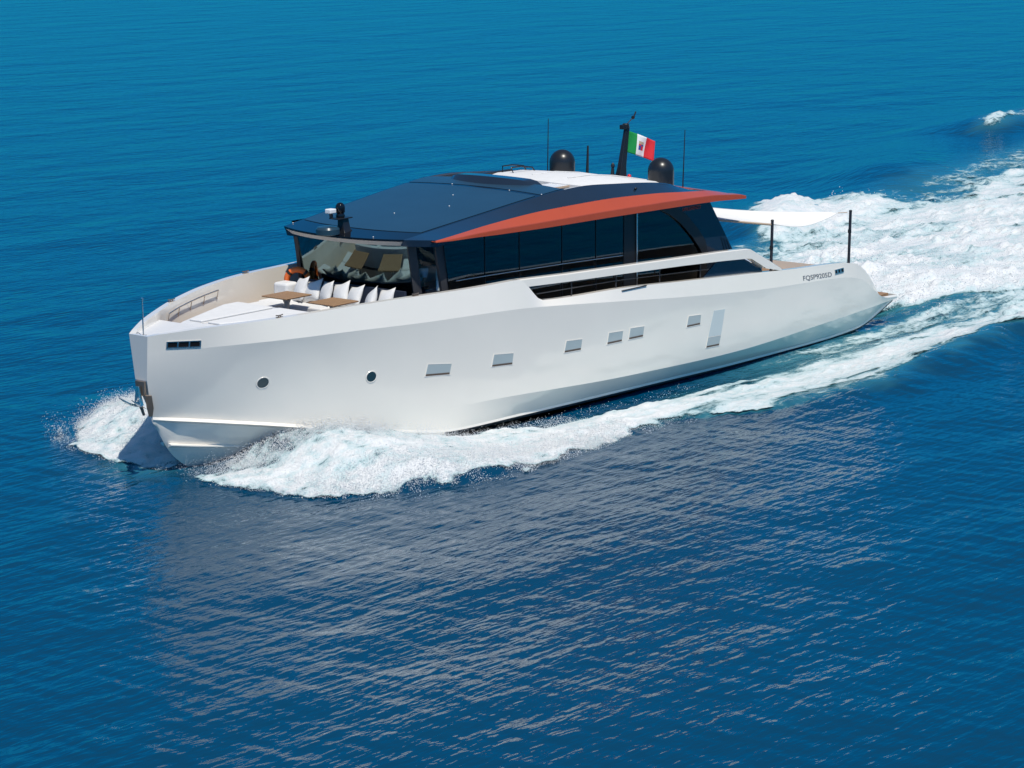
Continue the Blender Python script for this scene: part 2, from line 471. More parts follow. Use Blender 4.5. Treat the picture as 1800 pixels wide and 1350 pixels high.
# ---- seating well
mb = MB(); mb.box(4.56, 6.5, -1.75, 1.75, 2.722, 2.735); part(mb, 'well_floor', M['wfloor'])
sofa = empty('bow_sofa', (-8, 0, 2.72), yacht)
def cushion(x0, x1, y0, y1, z0, z1, par, name='seat_cushion', b=.05):
    mb = MB(); mb.box(x0, x1, y0, y1, z0, z1)
    return part(mb, name, M['cush'], par, bevel=b)
mb = MB()
mb.box(5.95, 6.95, -2.2, 2.2, 2.73, 2.93); mb.box(4.75, 5.948, 1.2, 1.95, 2.73, 2.93); mb.box(4.75, 5.948, -1.95, -1.2, 2.73, 2.93)
part(mb, 'sofa_base', M['beige'], sofa, bevel=.01)
for k in range(4):
    cushion(5.93, 6.62, -2.15 + k*1.08, -1.09 + k*1.08, 2.94, 3.10, sofa)
for sg in (-1, 1):
    y0, y1 = (1.17, 1.95) if sg > 0 else (-1.95, -1.17)
    cushion(4.68, 5.30, y0, y1, 2.94, 3.12, sofa); cushion(5.31, 5.92, y0, y1, 2.94, 3.12, sofa)
for k in range(4):
    cushion(6.58, 6.70, -2.2 + k*1.1, -1.11 + k*1.1, 2.98, 3.20, sofa, 'back_cushion')

cushion(6.30, 6.74, 1.50, 1.98, 3.11, 3.52, sofa, 'end_cushion', .08)
cushion(6.38, 6.90, -2.2, -1.96, 3.11, 3.45, sofa, 'end_cushion', .07)
mb = MB(); mb.loft([[(6.70, y, 2.95), (6.80, y, 3.60), (6.86, y, 3.60), (6.88, y, 2.95)] for y in (-1.95, -1.0, 0, 1.3)])
part(mb, 'sofa_backrest', mat('navy_upholstery', (.010, .018, .040), .7), sofa, bevel=.015)
# ---- handrail on the starboard bulwark (and its twin)
for sg in (1, -1):
    hr = MB(); pts = []
    for x in np.linspace(2.25, 4.75, 9):
        h = float(pchip([p[0] for p in LN['top']], [p[1] for p in LN['top']], [x])[0]) - .27
        z = float(pchip([p[0] for p in LN['top']], [p[2] for p in LN['top']], [x])[0]) - .16
        pts.append((x, sg*h, z))
    hr.tube(pts, .018)
    rail_o = part(hr, 'handrail', M['steel'], smooth=60)
    for i in (0, 2, 4, 6, 8):
        p = pts[i]; s2 = MB(); s2.tube([p, (p[0], p[1] + sg*.06, p[2] - .22)], .012)
        part(s2, 'bracket', M['steel'], rail_o, smooth=60)
for x, sg in ((2.7, -1), (2.7, 1), (6.2, -1), (6.2, 1)):
    h = float(np.interp(x, Ltop[:, 0], Ltop[:, 1])) - .085; z = float(np.interp(x, Ltop[:, 0], Ltop[:, 2]))
    mb = MB(); mb.box(x - .09, x + .09, sg*h - .03, sg*h + .03, z - .01, z + .012); mb.tube([(x - .11, sg*h, z + .055), (x - .04, sg*h, z + .045), (x + .04, sg*h, z + .045), (x + .11, sg*h, z + .055)], .014)
    mb.tube([(x - .03, sg*h, z), (x - .03, sg*h, z + .05)], .012); mb.tube([(x + .03, sg*h, z), (x + .03, sg*h, z + .05)], .012)
    part(mb, 'deck_cleat', M['dsteel'])
# jackstaff
mb = MB(); mb.tube([(.16, 0, 3.27), (.15, 0, 4.12)], [.017, .014]); mb.lathe([(.025, 0), (.03, .02), (.02, .045), (.002, .05)], .15, 0, 4.12, 12)
mb.tube([(.10, -.06, 3.31), (.20, .06, 3.31)], .012); mb.tube([(.10, .06, 3.31), (.20, -.06, 3.31)], .012)
part(mb, 'jackstaff', M['steel'], smooth=50)

# ---- hull fittings
def on_hull(poly, off):
    return [(x, hull_y(x, z, off), z) for x, z in poly]
def hull_window(c, kind='hull_window'):
    # c = TL, TR, BR, BL in x,z ; the pane sits in a frame, a dark sill shows below
    mb = MB(); a = on_hull(c, .006); mb.prism(a, (0, .03, 0))
    o = part(mb, kind, M['pane'], hull)
    fr = MB(); cx = sum(p[0] for p in c) / len(c); cz = sum(p[1] for p in c) / len(c)
    big = [(cx + (x - cx) * 1.07 + 0, cz + (z - cz) * 1.12) for x, z in c]
    n = len(c); o1 = on_hull(big, .010); i1 = on_hull(c, .010); o2 = on_hull(big, -.02); i2 = on_hull(c, -.02)
    for k in range(n):
        l = (k + 1) % n
        fr.add([o1[k], o1[l], i1[l], i1[k], o2[k], o2[l], i2[l], i2[k]], [(0, 1, 2, 3), (0, 4, 5, 1), (3, 2, 6, 7)])
    part(fr, 'frame', M['gel'], hull)
    BL, BR = c[-1], c[-2]
    s = MB(); q = on_hull([(BL[0]+.01, BL[1]), (BR[0]-.01, BR[1]), (BR[0]-.01, BR[1]+.045), (BL[0]+.01, BL[1]+.045)], .012); s.prism(q, (0, .02, 0))
    part(s, 'window_sill', M['sill'], hull)
    return o
for c in [[(6.47,2.0),(7.18,1.92),(7.14,1.67),(6.41,1.72)], [(8.55,1.95),(9.23,1.89),(9.2,1.62),(8.5,1.66)], [(11.22,1.9),(11.84,1.86),(11.8,1.6),(11.15,1.62)],
          [(12.93,1.86),(13.52,1.83),(13.48,1.57),(12.87,1.58)], [(13.83,1.85),(14.43,1.82),(14.39,1.56),(13.78,1.57)], [(16.4,1.8),(16.97,1.77),(16.95,1.51),(16.34,1.52)],
          [(17.38,1.08),(17.98,1.05),(17.93,.79),(17.32,.81)]]:
    hull_window(c)
mb = MB(); mb.prism(on_hull([(17.56,1.80),(18.09,1.77),(17.985,1.07),(17.385,1.10)], .007), (0, .03, 0))
part(mb, 'boarding_hatch', mat('pale_hatch', (0.60, 0.655, 0.65), .3), hull)
def porthole(x, z, r):
    n = 24; outer = []; 
    mb = MB()
    def circ(rr, off): return on_hull([(x + rr*math.cos(2*math.pi*k/n), z + rr*math.sin(2*math.pi*k/n)) for k in range(n)], off)
    a = circ(r*1.18, .004); b = circ(r*1.10, .016); c = circ(r*.98, .012); d = circ(r*.94, -.03)
    for p, q in ((a, b), (b, c), (c, d)):
        mb.add(p + q, [(k, (k+1) % n, n+(k+1) % n, n+k) for k in range(n)])
    o = part(mb, 'porthole', M['gel'], hull, smooth=40)
    g = MB(); p = circ(r*.96, .009); g.add(p, [tuple(range(n))])
    g2 = [(q[0], q[1] + .02, q[2]) for q in p]; g.add(g2, [tuple(range(n))])
    part(g, 'porthole_glass', mat('porthole_glass', (.02, .05, .065), .05), hull)
porthole(2.42, 2.03, .125)
porthole(4.93, 1.90, .125)
def fairlead(x0, x1, z0, z1, slope, nb):
    mb = MB()
    q = lambda x, z, o: (x, hull_y(x, z + slope*(x-x0), o), z + slope*(x-x0))
    t = .022
    def bar(xa, xb, za, zb, o=.022):
        mb.prism([q(xa, za, o), q(xb, za, o), q(xb, zb, o), q(xa, zb, o)], (0, .05, 0))
    bar(x0, x1, z1 - t, z1); bar(x0, x1, z0, z0 + t); bar(x0, x0 + t, z0 + t, z1 - t); bar(x1 - t, x1, z0 + t, z1 - t)
    for k in range(1, nb):
        xm = x0 + (x1 - x0) * k / nb; mb.tube([q(xm, z0+t, .01), q(xm, z1-t, .01)], .022)
    o = part(mb, 'mooring_fairlead', M['steel'], hull)
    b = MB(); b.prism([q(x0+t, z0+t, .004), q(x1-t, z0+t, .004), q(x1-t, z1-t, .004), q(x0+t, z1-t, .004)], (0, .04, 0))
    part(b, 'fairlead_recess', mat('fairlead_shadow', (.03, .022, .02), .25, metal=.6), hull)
fairlead(.36, 1.02, 3.03, 3.19, -.03, 3)
fairlead(23.72, 24.22, 1.985, 2.115, .0, 3)
# spray rail lower on the bow
mb = MB()
rg = []
for x, h, z, w in [(.72, .17, .70, .0), (1.3, .37, .61, .05), (2.1, .64, .50, .07), (2.9, .93, .39, .05), (3.3, 1.08, .33, .0)]:
    rg.append([(x, -h + .10, z + .04), (x, -h - w, z + .012), (x, -h - w, z - .012), (x, -h + .10, z - .06)])
mb.loft(rg); mb.loft([[(a, -b, c) for a, b, c in r] for r in rg])
part(mb, 'spray_rail', M['gel'], hull, smooth=30)

def text_on_hull(body, x0, x1, zb, h, slope, mt, name, fn, parent):
    cu = bpy.data.curves.new(name, 'FONT'); cu.body = body; cu.size = 1.0; cu.extrude = 0.0; cu.resolution_u = 3
    to = bpy.data.objects.new(name, cu)
    C.objects.link(to)
    bpy.context.view_layer.update()
    dg = bpy.context.evaluated_depsgraph_get()
    me = bpy.data.meshes.new_from_object(to.evaluated_get(dg))
    bpy.data.objects.remove(to)
    co = np.array([v.co[:] for v in me.vertices]); mn = co.min(0); mx = co.max(0)
    mb = MB(); vs = []
    for c in co:
        x = x0 + (c[0]-mn[0])/(mx[0]-mn[0])*(x1-x0); z = zb + slope*(x-x0) + (c[1]-mn[1])/(mx[1]-mn[1])*h
        vs.append((x, fn(x, z), z))
    nv = len(vs)
    mb.add(vs + [(x, y + .006, z) for x, y, z in vs], [tuple(p.vertices) for p in me.polygons] + [tuple(nv + i for i in p.vertices) for p in me.polygons])
    return part(mb, name, mt, parent)
text_on_hull('FQSP9205D', 22.0, 23.55, 2.0, .16, -.055, M['letter'], 'registration_lettering', lambda x, z: hull_y(x, z, .006), hull)
# side boarding step mark
mb = MB(); mb.box(13.5, 14.55, -3.425, -3.37, 2.86, 2.885); part(mb, 'step_plate', M['grey'], hull)

# anchor pocket plates on the stem
mb = MB()
mb.prism([(-.015, -.15, 2.28), (-.015, .15, 2.28), (.0, .13, 1.95), (.0, -.13, 1.95)], (.06, 0, 0))
for sg in (-1, 1):
    pl = [(.03, sg*.13, 1.97), (.15, sg*.21, 1.96), (.22, sg*.19, 1.66), (.24, sg*.12, 1.45), (.17, sg*.07, 1.45), (.08, sg*.10, 1.7)]
    mb.prism(pl, (-.03, sg*.03, 0))
part(mb, 'anchor_plate', M['dsteel'], hull, bevel=.006)

# anchor: a thing of its own, stowed in the stem
anchor = empty('anchor', (-.05, 0, 1.7))
tag(anchor, 'polished steel anchor stowed on the yacht stem just above the bow wave', 'anchor')
def apart(mb, name, mt, par, **k):
    o = mb.build(name, mt, None, **k); o.parent = par; o.data.transform(Matrix.Translation(-par.location)); return o
mb = MB(); mb.loft([[(-.03, -.05, 2.18), (-.03, .05, 2.18), (-.09, .05, 2.18), (-.09, -.05, 2.18)], [(-.02, -.07, 1.95), (-.02, .07, 1.95), (-.11, .07, 1.95), (-.11, -.07, 1.95)], [(.0, -.11, 1.74), (.0, .11, 1.74), (-.10, .11, 1.72), (-.10, -.11, 1.72)]])
apart(mb, 'shank', M['steel'], anchor, bevel=.01)
for sg in (-1, 1):
    mb = MB()
    mb.loft([[(.02, sg*.05, 1.68), (.02, sg*.18, 1.66), (-.10, sg*.18, 1.72), (-.10, sg*.05, 1.76)],
             [(-.18, sg*.12, 1.74), (-.18, sg*.24, 1.74), (-.20, sg*.23, 1.79), (-.20, sg*.13, 1.80)],
             [(-.44, sg*.18, 1.93), (-.44, sg*.23, 1.93), (-.45, sg*.225, 1.95), (-.45, sg*.185, 1.95)]])
    apart(mb, 'fluke', M['steel'], anchor, bevel=.008)

# ---- white side rail above the cut-out
def rail_ring(x, zt, zb):
    return [(x, zt, 0), (x, zb, 0)]
for sg in (-1, 1):
    mb = MB(); rg = []
    for x, zt, zb in [(9.30, 3.665, 3.55), (9.64, 3.66, 3.46), (11.3, 3.585, 3.385), (13.7, 3.50, 3.29), (16.2, 3.405, 3.18), (18.0, 3.335, 3.08), (19.2, 3.27, 3.0), (19.42, 3.23, 2.97), (20.15, 2.90, 2.62), (20.95, 2.52, 2.44)]:
        h = float(np.interp(x, [9, 10.4, 13, 16, 20, 21], [3.24, 3.29, 3.36, 3.39, 3.39, 3.38]))
        rg.append([(x, sg*h, zt-.02), (x, sg*(h+.012), zb), (x, sg*(h-.20), zb), (x, sg*(h-.20), zt), (x, sg*(h-.03), zt)])
    mb.loft(rg)
    part(mb, 'side_rail', M['gel'], smooth=30)
    # dark glass screen under the aft end
    mb = MB(); mb.prism([(18.0, sg*3.24, 3.07), (19.25, sg*3.24, 2.99), (20.1, sg*3.24, 2.62), (20.2, sg*3.24, 2.50), (17.3, sg*3.24, 2.66)], (0, -sg*.04, 0))
    part(mb, 'side_screen', M['navy'])
    for x in (11.6, 13.45, 15.35, 17.2):
        mb = MB(); zt = float(np.interp(x, [9.64, 13.7, 18], [3.45, 3.28, 3.07])); zb = float(np.interp(x, [10.38, 13.65, 16.2, 19.3], [3.05, 2.93, 2.77, 2.57]))
        mb.tube([(x, sg*3.25, zb - .02), (x, sg*3.25, zt + .02)], .016)
        part(mb, 'stanchion', M['grey'], smooth=60)
    mb = MB(); mb.tube([(x, sg*3.25, float(np.interp(x, [10.3, 13.7, 17.6], [3.22, 3.12, 2.90]))) for x in np.linspace(10.2, 17.6, 8)], .011)
    part(mb, 'guard_wire', M['grey'], smooth=60)

# ================================================================== DECKHOUSE
house = empty('deckhouse', (-2, 0, 2.2), yacht)
def hpart(mb, name, mt, **k): return part(mb, name, mt, house, **k)
# windshield: raked forward at the top, curved in plan
def ws(f, t):  # f -1..1 across, t 0 bottom..1 top
    xb = 6.98 + .36 * f * f; xt = 6.72 + .34 * f * f
    y = f * (2.03 - .06 * t); x = xb + (xt - xb) * t
    zb, zt = 3.36, 4.74
    return (x, y, zb + (zt - zb) * t)
def ws_strip(f0, f1, t0, t1, th=.02, n=14):
    mb = MB(); rg = []
    for k in range(n + 1):
        f = f0 + (f1 - f0) * k / n
        a = Vector(ws(f, t0)); b = Vector(ws(f, t1)); d = Vector((th, 0, 0))
        rg.append([a, b, b + d, a + d])
    mb.loft(rg); return mb
hpart(ws_strip(-.95, .97, 0, 1), 'windshield', M['wind'], smooth=30)
for a_, b_, c_, d_ in ((-.95, .97, .955, 1.0), (-.95, .97, -.01, .03), (-.96, -.925, .03, .955), (.945, .98, .03, .955)):
    o_ = ws_strip(a_, b_, c_, d_, .034, 14); o_.v = [(x - .008, y, z) for x, y, z in o_.v]; hpart(o_, 'windshield_border', M['gloss'], smooth=30)
# dark apron below the glass
mb = MB(); rg = []
for k in range(15):
    f = -1 + 2 * k / 14; p = ws(f, 0)
    rg.append([(p[0] - .01, p[1], 3.355), (p[0] + .05, p[1], 3.355), (p[0] + .06, p[1], 2.7), (p[0], p[1], 2.7)])
mb.loft(rg); hpart(mb, 'windshield_apron', M['grey'], smooth=30)
def pillar(p0, p1, w, d, mt=None):
    mb = MB(); a = Vector(p0); b = Vector(p1); w = Vector(w); d = Vector(d)
    mb.loft([[a, a + w, a + w + d, a + d], [b, b + w, b + w + d, b + d]])
    return hpart(mb, 'pillar', mt or M['grey'], bevel=.008)
for sg in (-1, 1):
    pillar((7.24, sg*1.93, 2.9), (6.98, sg*1.88, 4.74), (.17, sg*.12, 0), (.05, -sg*.08, 0))      # windshield corner
    pillar((7.82, sg*2.40, 2.7), (7.42, sg*2.36, 4.74), (.20, sg*.09, 0), (.0, -sg*.08, 0))       # second corner
    # corner light
    mb = MB(); mb.prism([(7.42, sg*2.06, 3.55), (7.80, sg*2.39, 3.66), (7.44, sg*2.36, 4.70), (7.14, sg*2.01, 4.70)], (.01, -sg*.02, 0))
    hpart(mb, 'corner_window', M['corner'])
    mb = MB(); mb.prism([(7.42, sg*2.06, 3.545), (7.82, sg*2.40, 3.655), (7.95, sg*2.48, 2.4), (7.5, sg*2.10, 2.4)], (.02, -sg*.04, 0))
    hpart(mb, 'corner_apron', M['grey'])
    # side windows
    xs = [8.0, 9.12, 10.46, 12.17, 13.58, 14.78]
    for a, b in zip(xs[:-1], xs[1:]):
        mb = MB(); zt = 4.86; zb0, zb1 = 2.3, 2.3
        mb.prism([(a + .012 - (.55 if a < 8.1 else 0) * 0, sg*2.5, zb0), (b - .012, sg*2.5, zb1), (b - .012, sg*2.5, zt), (a + .012 - (.45 if a < 8.1 else 0), sg*2.5, zt)], (0, -sg*.02, 0))
        hpart(mb, 'side_window', M['side'])
    for x in xs[1:]:
        mb = MB(); mb.box(x - .008, x + .008, min(sg*2.44, sg*2.515), max(sg*2.44, sg*2.515), 2.25, 4.86)
        hpart(mb, 'mullion', M['matte'])
    mb = MB(); mb.tube([(8.0, sg*2.53, 3.76), (9.3, sg*2.53, 3.735), (12.0, sg*2.53, 3.66), (14.7, sg*2.53, 3.56)], .014)
    hpart(mb, 'hand_line', M['steel'], smooth=60)
    mb = MB(); mb.box(14.79, 15.34, min(sg*2.38, sg*2.52), max(sg*2.38, sg*2.52), 2.25, 4.86)
    hpart(mb, 'door_post', M['matte'], bevel=.01)
    mb = MB(); mb.tube([(15.30, sg*2.55, 2.4), (15.30, sg*2.55, 4.6)], .025)
    hpart(mb, 'door_handle', M['steel'], smooth=60)
    # aft glass with a rounded rear edge
    arch = [(15.36, 2.3), (18.35, 2.3), (18.42, 3.2), (18.30, 3.42), (17.95, 3.78), (17.40, 4.22), (16.95, 4.50), (16.4, 4.74), (15.36, 4.86)]
    mb = MB(); mb.prism([(x, sg*2.5, z) for x, z in arch], (0, -sg*.02, 0)); hpart(mb, 'rear_quarter_window', M['side'])
    # black fin around it
    out = [(19.98, 2.3), (19.86, 3.0), (18.42, 4.86)]
    inn_ = arch[1:-1]
    mb = MB(); o3 = [(x, sg*2.53, z) for x, z in out]; i3 = [(x, sg*2.53, z) for x, z in inn_]
    poly = [i3[0], o3[0], o3[1], o3[2], (16.2, sg*2.53, 4.87)] + i3[::-1][:-1]
    mb.prism(poly, (0, -sg*.10, 0)); fin = hpart(mb, 'rear_fin', M['gloss'])
    fin.data.materials[0] = M['navy']
    # raised dark frame that follows the arch
    mb = MB(); rg = []
    ar = arch[1:-1]
    for i, (x, z) in enumerate(ar):
        t = Vector((ar[min(i+1, len(ar)-1)][0] - ar[max(i-1, 0)][0], ar[min(i+1, len(ar)-1)][1] - ar[max(i-1, 0)][1], 0)).normalized()
        nx, nz = t.y, -t.x
        w = .30 if 1 < i < 5 else .22
        rg.append([(x - nx*.16, sg*2.515, z - nz*.16), (x - nx*.16, sg*2.56, z - nz*.16), (x + nx*w*.55, sg*2.56, z + nz*w*.55), (x + nx*w*.55, sg*2.515, z + nz*w*.55)])
    mb.loft(rg); hpart(mb, 'arch_frame', M['matte'], smooth=35)
    for k in range(3):
        mb = MB(); x = 19.36 + k*.13; mb.prism([(x, sg*2.536, 3.12), (x + .045, sg*2.536, 3.12), (x - .14, sg*2.536, 3.52 - .05*k), (x - .185, sg*2.536, 3.52 - .05*k)], (0, -sg*.02, 0))
        hpart(mb, 'vent_slot', M['gloss'])
text_on_hull('SANLORENZO', 17.35, 18.22, 4.42, .10, .0, M['redletter'], 'maker_lettering', lambda x, z: -2.538, house)
# interior
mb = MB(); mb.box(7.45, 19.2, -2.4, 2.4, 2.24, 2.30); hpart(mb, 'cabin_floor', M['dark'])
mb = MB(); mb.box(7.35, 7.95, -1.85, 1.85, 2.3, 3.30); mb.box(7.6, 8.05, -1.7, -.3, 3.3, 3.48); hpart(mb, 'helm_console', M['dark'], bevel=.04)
mb = MB(); mb.box(10.2, 12.6, 1.2, 2.2, 2.3, 2.75); mb.box(10.2, 12.6, 1.95, 2.2, 2.75, 3.15); hpart(mb, 'saloon_sofa', M['beige'], bevel=.06)
mb = MB(); mb.box(15.9, 18.0, -2.2, -1.4, 2.3, 2.9); mb.box(15.9, 18.0, -2.25, -2.02, 2.9, 3.45); hpart(mb, 'lounge_seat', M['beige'], bevel=.06)
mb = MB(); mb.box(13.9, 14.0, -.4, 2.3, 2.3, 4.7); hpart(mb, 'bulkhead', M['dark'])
mb = MB(); mb.box(8.35, 8.60, -2.42, -2.34, 3.7, 4.65); hpart(mb, 'window_blind', M['curtain'])
mb = MB(); mb.box(7.62, 7.70, -2.30, -2.22, 3.55, 4.7); hpart(mb, 'window_blind', M['curtain'])

# ================================================================== ROOF
roof = empty('roof', (-2, 0, 4.7), yacht)
def rpart(mb, name, mt, **k): return part(mb, name, mt, roof, **k)
CRX = [6.75, 9.2, 11.7, 12.4, 13.2, 14.8, 15.9, 16.9, 17.9, 18.3]
CRZ = [4.86, 5.15, 5.43, 5.49, 5.51, 5.42, 5.335, 5.22, 4.95, 4.90]
CRY = [1.97, 2.13, 2.27, 2.3, 2.3, 2.3, 2.3, 2.3, 2.3, 2.3]
WX = [7.05, 8, 9, 11.2, 13.3, 15.8, 17.2, 18.2, 19.4, 19.68]
WZI = [4.87, 4.95, 5.035, 5.145, 5.165, 5.085, 4.985, 4.91, 4.70, 4.64]
WZO = [4.83, 4.83, 4.81, 4.76, 4.735, 4.695, 4.67, 4.645, 4.585, 4.57]
WT = [.02, .08, .13, .165, .18, .185, .185, .175, .13, .08]
def crease(x): return float(pchip(CRX, CRY, [x])[0]), float(pchip(CRX, CRZ, [x])[0])
def camber(x): return float(np.interp(x, [6.3, 11.7, 13], [.04, .075, .09]))
def front(f): return 6.30 + .45 * abs(f) ** 2.2
def roof_pt(f, s, x1=11.7, dz=0.0):
    x = front(f) + (x1 - front(f)) * s
    cy, cz = crease(max(x, 6.75))
    cz -= max(0, 6.75 - x) * .10
    return (x, f * cy, cz + camber(x) * (1 - f * f) + dz)
def roof_patch(f0, f1, s0, s1, dz, th, nf=24, ns=16, x1=11.7):
    mb = MB()
    g = [[roof_pt(f0 + (f1-f0)*i/nf, s0 + (s1-s0)*j/ns, x1, dz) for j in range(ns+1)] for i in range(nf+1)]
    top = [p for r in g for p in r]; N = len(top); w = ns + 1
    bot = [(x, y, z - th) for x, y, z in top]
    fs = []
    for i in range(nf):
        for j in range(ns):
            a = i*w+j; fs += [(a, a+1, a+w+1, a+w), (N+a, N+a+w, N+a+w+1, N+a+1)]
    for j in range(ns):
        fs += [(j, N+j, N+j+1, j+1), (nf*w+j, nf*w+j+1, N+nf*w+j+1, N+nf*w+j)]
    for i in range(nf):
        a = i*w; b = i*w+ns; fs += [(a, a+w, N+a+w, N+a), (b, N+b, N+b+w, b+w)]
    return mb.add(top + bot, fs)
rpart(roof_patch(-1, 1, 0, 1.17, 0, .05), 'roof_shell', M['gloss'], smooth=25)
rpart(roof_patch(-.955, .955, .145, .965, .012, .010), 'sunroof_panel', M['solar'], smooth=25)
rpart(roof_patch(-.97, .97, 1.0, 1.16, .010, .009, ns=4), 'roof_strip', M['solar'], smooth=25)
# front fascia
mb = MB(); rg = []
for k in range(31):
    f = -1 + 2*k/30; a = Vector(roof_pt(f, 0)); 
    rg.append([a + Vector((.02, 0, -.052)), a + Vector((.12, 0, -.16)), a + Vector((.20, 0, -.16)), a + Vector((.20, 0, -.052))])
mb.loft(rg); rpart(mb, 'visor_fascia', M['ivory'], smooth=30)
mb = MB()
q = [(7.0, -1.9, 4.76), (7.0, 1.9, 4.76), (8.0, 2.6, 4.80), (18.2, 2.6, 4.80), (18.2, -2.6, 4.80), (8.0, -2.6, 4.80)]
mb.prism(q, (0, 0, -.035)); rpart(mb, 'ceiling', M['ivory'])
# dark cheek between crease and wing, white inside
for sg in (-1, 1):
    mb = MB(); rg = []
    for x in np.concatenate([[6.75, 6.9], np.linspace(7.1, 18.3, 40)]):
        cy, cz = crease(x); zi = float(pchip(WX, WZI, [max(x, 7.05)])[0]); yo = 2.76
        if x < 7.1: yo = 2.0 + (x - 6.75) / .35 * .72; zi = 4.86
        if sg > 0: q_ = float(np.interp(x, [7, 12], [1, 0])); yo -= .62*q_; zi -= .16*q_
        zi = min(zi, cz - .005) if x < 7.2 else zi
        zl = zi - (.16 if x < 7.6 else .10) * (1 if sg < 0 else .4)
        rg.append([(x, sg*cy, cz), (x, sg*yo, zi), (x, sg*(yo-.02), zl), (x, sg*(cy-.10), zl)])
    mb.loft(rg); rpart(mb, 'roof_cheek', M['navy'], smooth=28)
    mb = MB(); rg = []
    for x in np.linspace(7.0 if sg < 0 else 8.3, 19.68, 50):
        zi = float(pchip(WX, WZI, [max(x, 7.05)])[0]); zo = float(pchip(WX, WZO, [max(x, 7.05)])[0]); t = float(np.interp(x, WX, WT))
        w = float(np.interp(x, [7.0, 7.6, 9], [.02, .16, .26]))
        zi = max(zi, zo + t + .01); q_ = float(np.interp(x, [7, 12], [1, 0])) if sg > 0 else 0.0
        zi -= .16*q_; zo -= .16*q_
        rg.append([(x, sg*(y_ - .62*q_), z_) for y_, z_ in ((2.755, zi + .004), (2.76 + w, zo + t), (2.765 + w, zo + t - .02), (2.765 + w, zo), (2.62, zo + .02), (2.62, zi - .05))])
    mb.loft(rg); rpart(mb, 'roof_wing', M['orange'], smooth=14)
    mb = MB(); mb.loft([[(x, sg*2.62, z), (x, sg*2.70, z), (x, sg*2.70, z - .022), (x, sg*2.62, z - .022)] for x, z in [(8.6, 4.835), (11, 4.785), (14.6, 4.725), (18.2, 4.66)]])
    rpart(mb, 'wing_trim', M['ivory'])
    # lamp in the cheek
    mb = MB(); mb.tube([(15.2, sg*2.56, 5.27), (15.2, sg*2.59, 5.25)], .04, 14); rpart(mb, 'cheek_lamp', M['matte'], smooth=60)
# aft plate
mb = MB(); rg = []
for x, z in [(18.2, 4.93), (18.8, 4.84), (19.3, 4.74), (19.62, 4.66)]:
    rg.append([(x, -2.76, z - .02), (x, -1.2, z + .05), (x, 1.2, z + .05), (x, 2.76, z - .02), (x, 2.76, z - .12), (x, -2.76, z - .12)])
mb.loft(rg); rpart(mb, 'aft_overhang', M['orange'], smooth=20)
# small white studs on the panel
for f, s in [(-.03, .42), (-.42, .62), (-.1, .80), (.30, .99), (-.55, .985), (-.98, 1.0), (-.6, .02), (.97, .06)]:
    p = roof_pt(f, s, dz=.012); mb = MB(); mb.lathe([(.015, 0), (.015, .010), (.009, .015), (.001, .016)], *p, 10)
    rpart(mb, 'deck_light', M['white'], smooth=50)

# ---- sun deck in the roof
sund = empty('sun_deck', (-2, 0, 4.9), yacht)
def spart(mb, name, mt, **k): return part(mb, name, mt, sund, **k)
mb = MB(); rg = []   # raised deflector, curved
for k in range(17):
    f = -1 + 2*k/16; y = 1.45*f; x = 11.95 + .30*f*f; z = 5.46 + .085*(1 - f*f)
    e = min(1.0, (1 - abs(f)) * 6 + .05)
    rg.append([(x, y, z), (x + .18, y, z + .17*e), (x + .55, y, z + .17*e), (x + .62, y, z)])
mb.loft(rg); spart(mb, 'wind_deflector', M['navy'], smooth=30)
mb = MB(); mb.box(12.2, 18.2, -2.2, 2.2, 4.86, 4.90); spart(mb, 'sun_deck_floor', M['deck'])
for sg in (-1, 1):
    mb = MB(); rg = []
    for x in np.linspace(12.3, 18.2, 16):
        cy, cz = crease(x); rg.append([(x, sg*(cy-.015), cz - .004), (x, sg*(cy-.13), cz - .02), (x, sg*(cy-.16), 4.9), (x, sg*(cy-.05), 4.9)])
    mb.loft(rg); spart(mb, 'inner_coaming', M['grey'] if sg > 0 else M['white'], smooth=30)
    if sg > 0:
        mb = MB(); mb.box(12.6, 15.3, 1.66, 1.80, 5.40, 5.47); spart(mb, 'hatch_track', M['matte'], bevel=.01)
mb = MB(); mb.box(12.55, 13.7, .15, 1.62, 5.32, 5.36); spart(mb, 'sliding_hatch', M['gloss'])
# white padded aft deck, falling aft
mb = MB(); rg = []
for x, z in [(14.1, 5.40), (14.6, 5.47), (15.6, 5.45), (16.6, 5.33), (17.4, 5.19), (18.1, 5.06)]:
    rg.append([(x, -1.95, 4.9), (x, -1.95, z - .14), (x, -1.6, z - .02), (x, 0, z + .015), (x, 1.6, z - .02), (x, 1.95, z - .14), (x, 1.95, 4.9)])
mb.loft(rg); spart(mb, 'aft_sun_pad', M['cush'], smooth=35)
for y in (-.8, .4):
    mb = MB(); mb.tube([(x, y, z + .012) for x, z in [(14.6, 5.47), (15.6, 5.455), (16.6, 5.335), (17.4, 5.195), (18.1, 5.065)]], .016, 6)
    spart(mb, 'pad_piping', M['cush'], smooth=60)
for x0, x1, y0, y1, z1 in [(12.75, 14.05, -1.95, -1.25, 5.12), (12.75, 14.05, 1.2, 1.95, 5.18), (13.4, 14.05, -1.2, 1.15, 5.16)]:
    mb = MB(); mb.box(x0, x1, y0, y1, 4.9, z1); spart(mb, 'bench_cushion', M['cush'], bevel=.05)
mb = MB(); mb.box(13.0, 14.4, -1.22, -.55, 5.33, 5.365); spart(mb, 'bench_top', M['white'], bevel=.008)
mb = MB(); mb.box(12.98, 14.42, -1.245, -1.222, 5.325, 5.37); mb.box(12.98, 13.0, -1.22, -.55, 5.325, 5.37); spart(mb, 'bench_trim', M['hem'])
mb = MB(); mb.box(13.55, 13.75, -1.05, -.75, 4.9, 5.33); spart(mb, 'bench_leg', M['matte'])
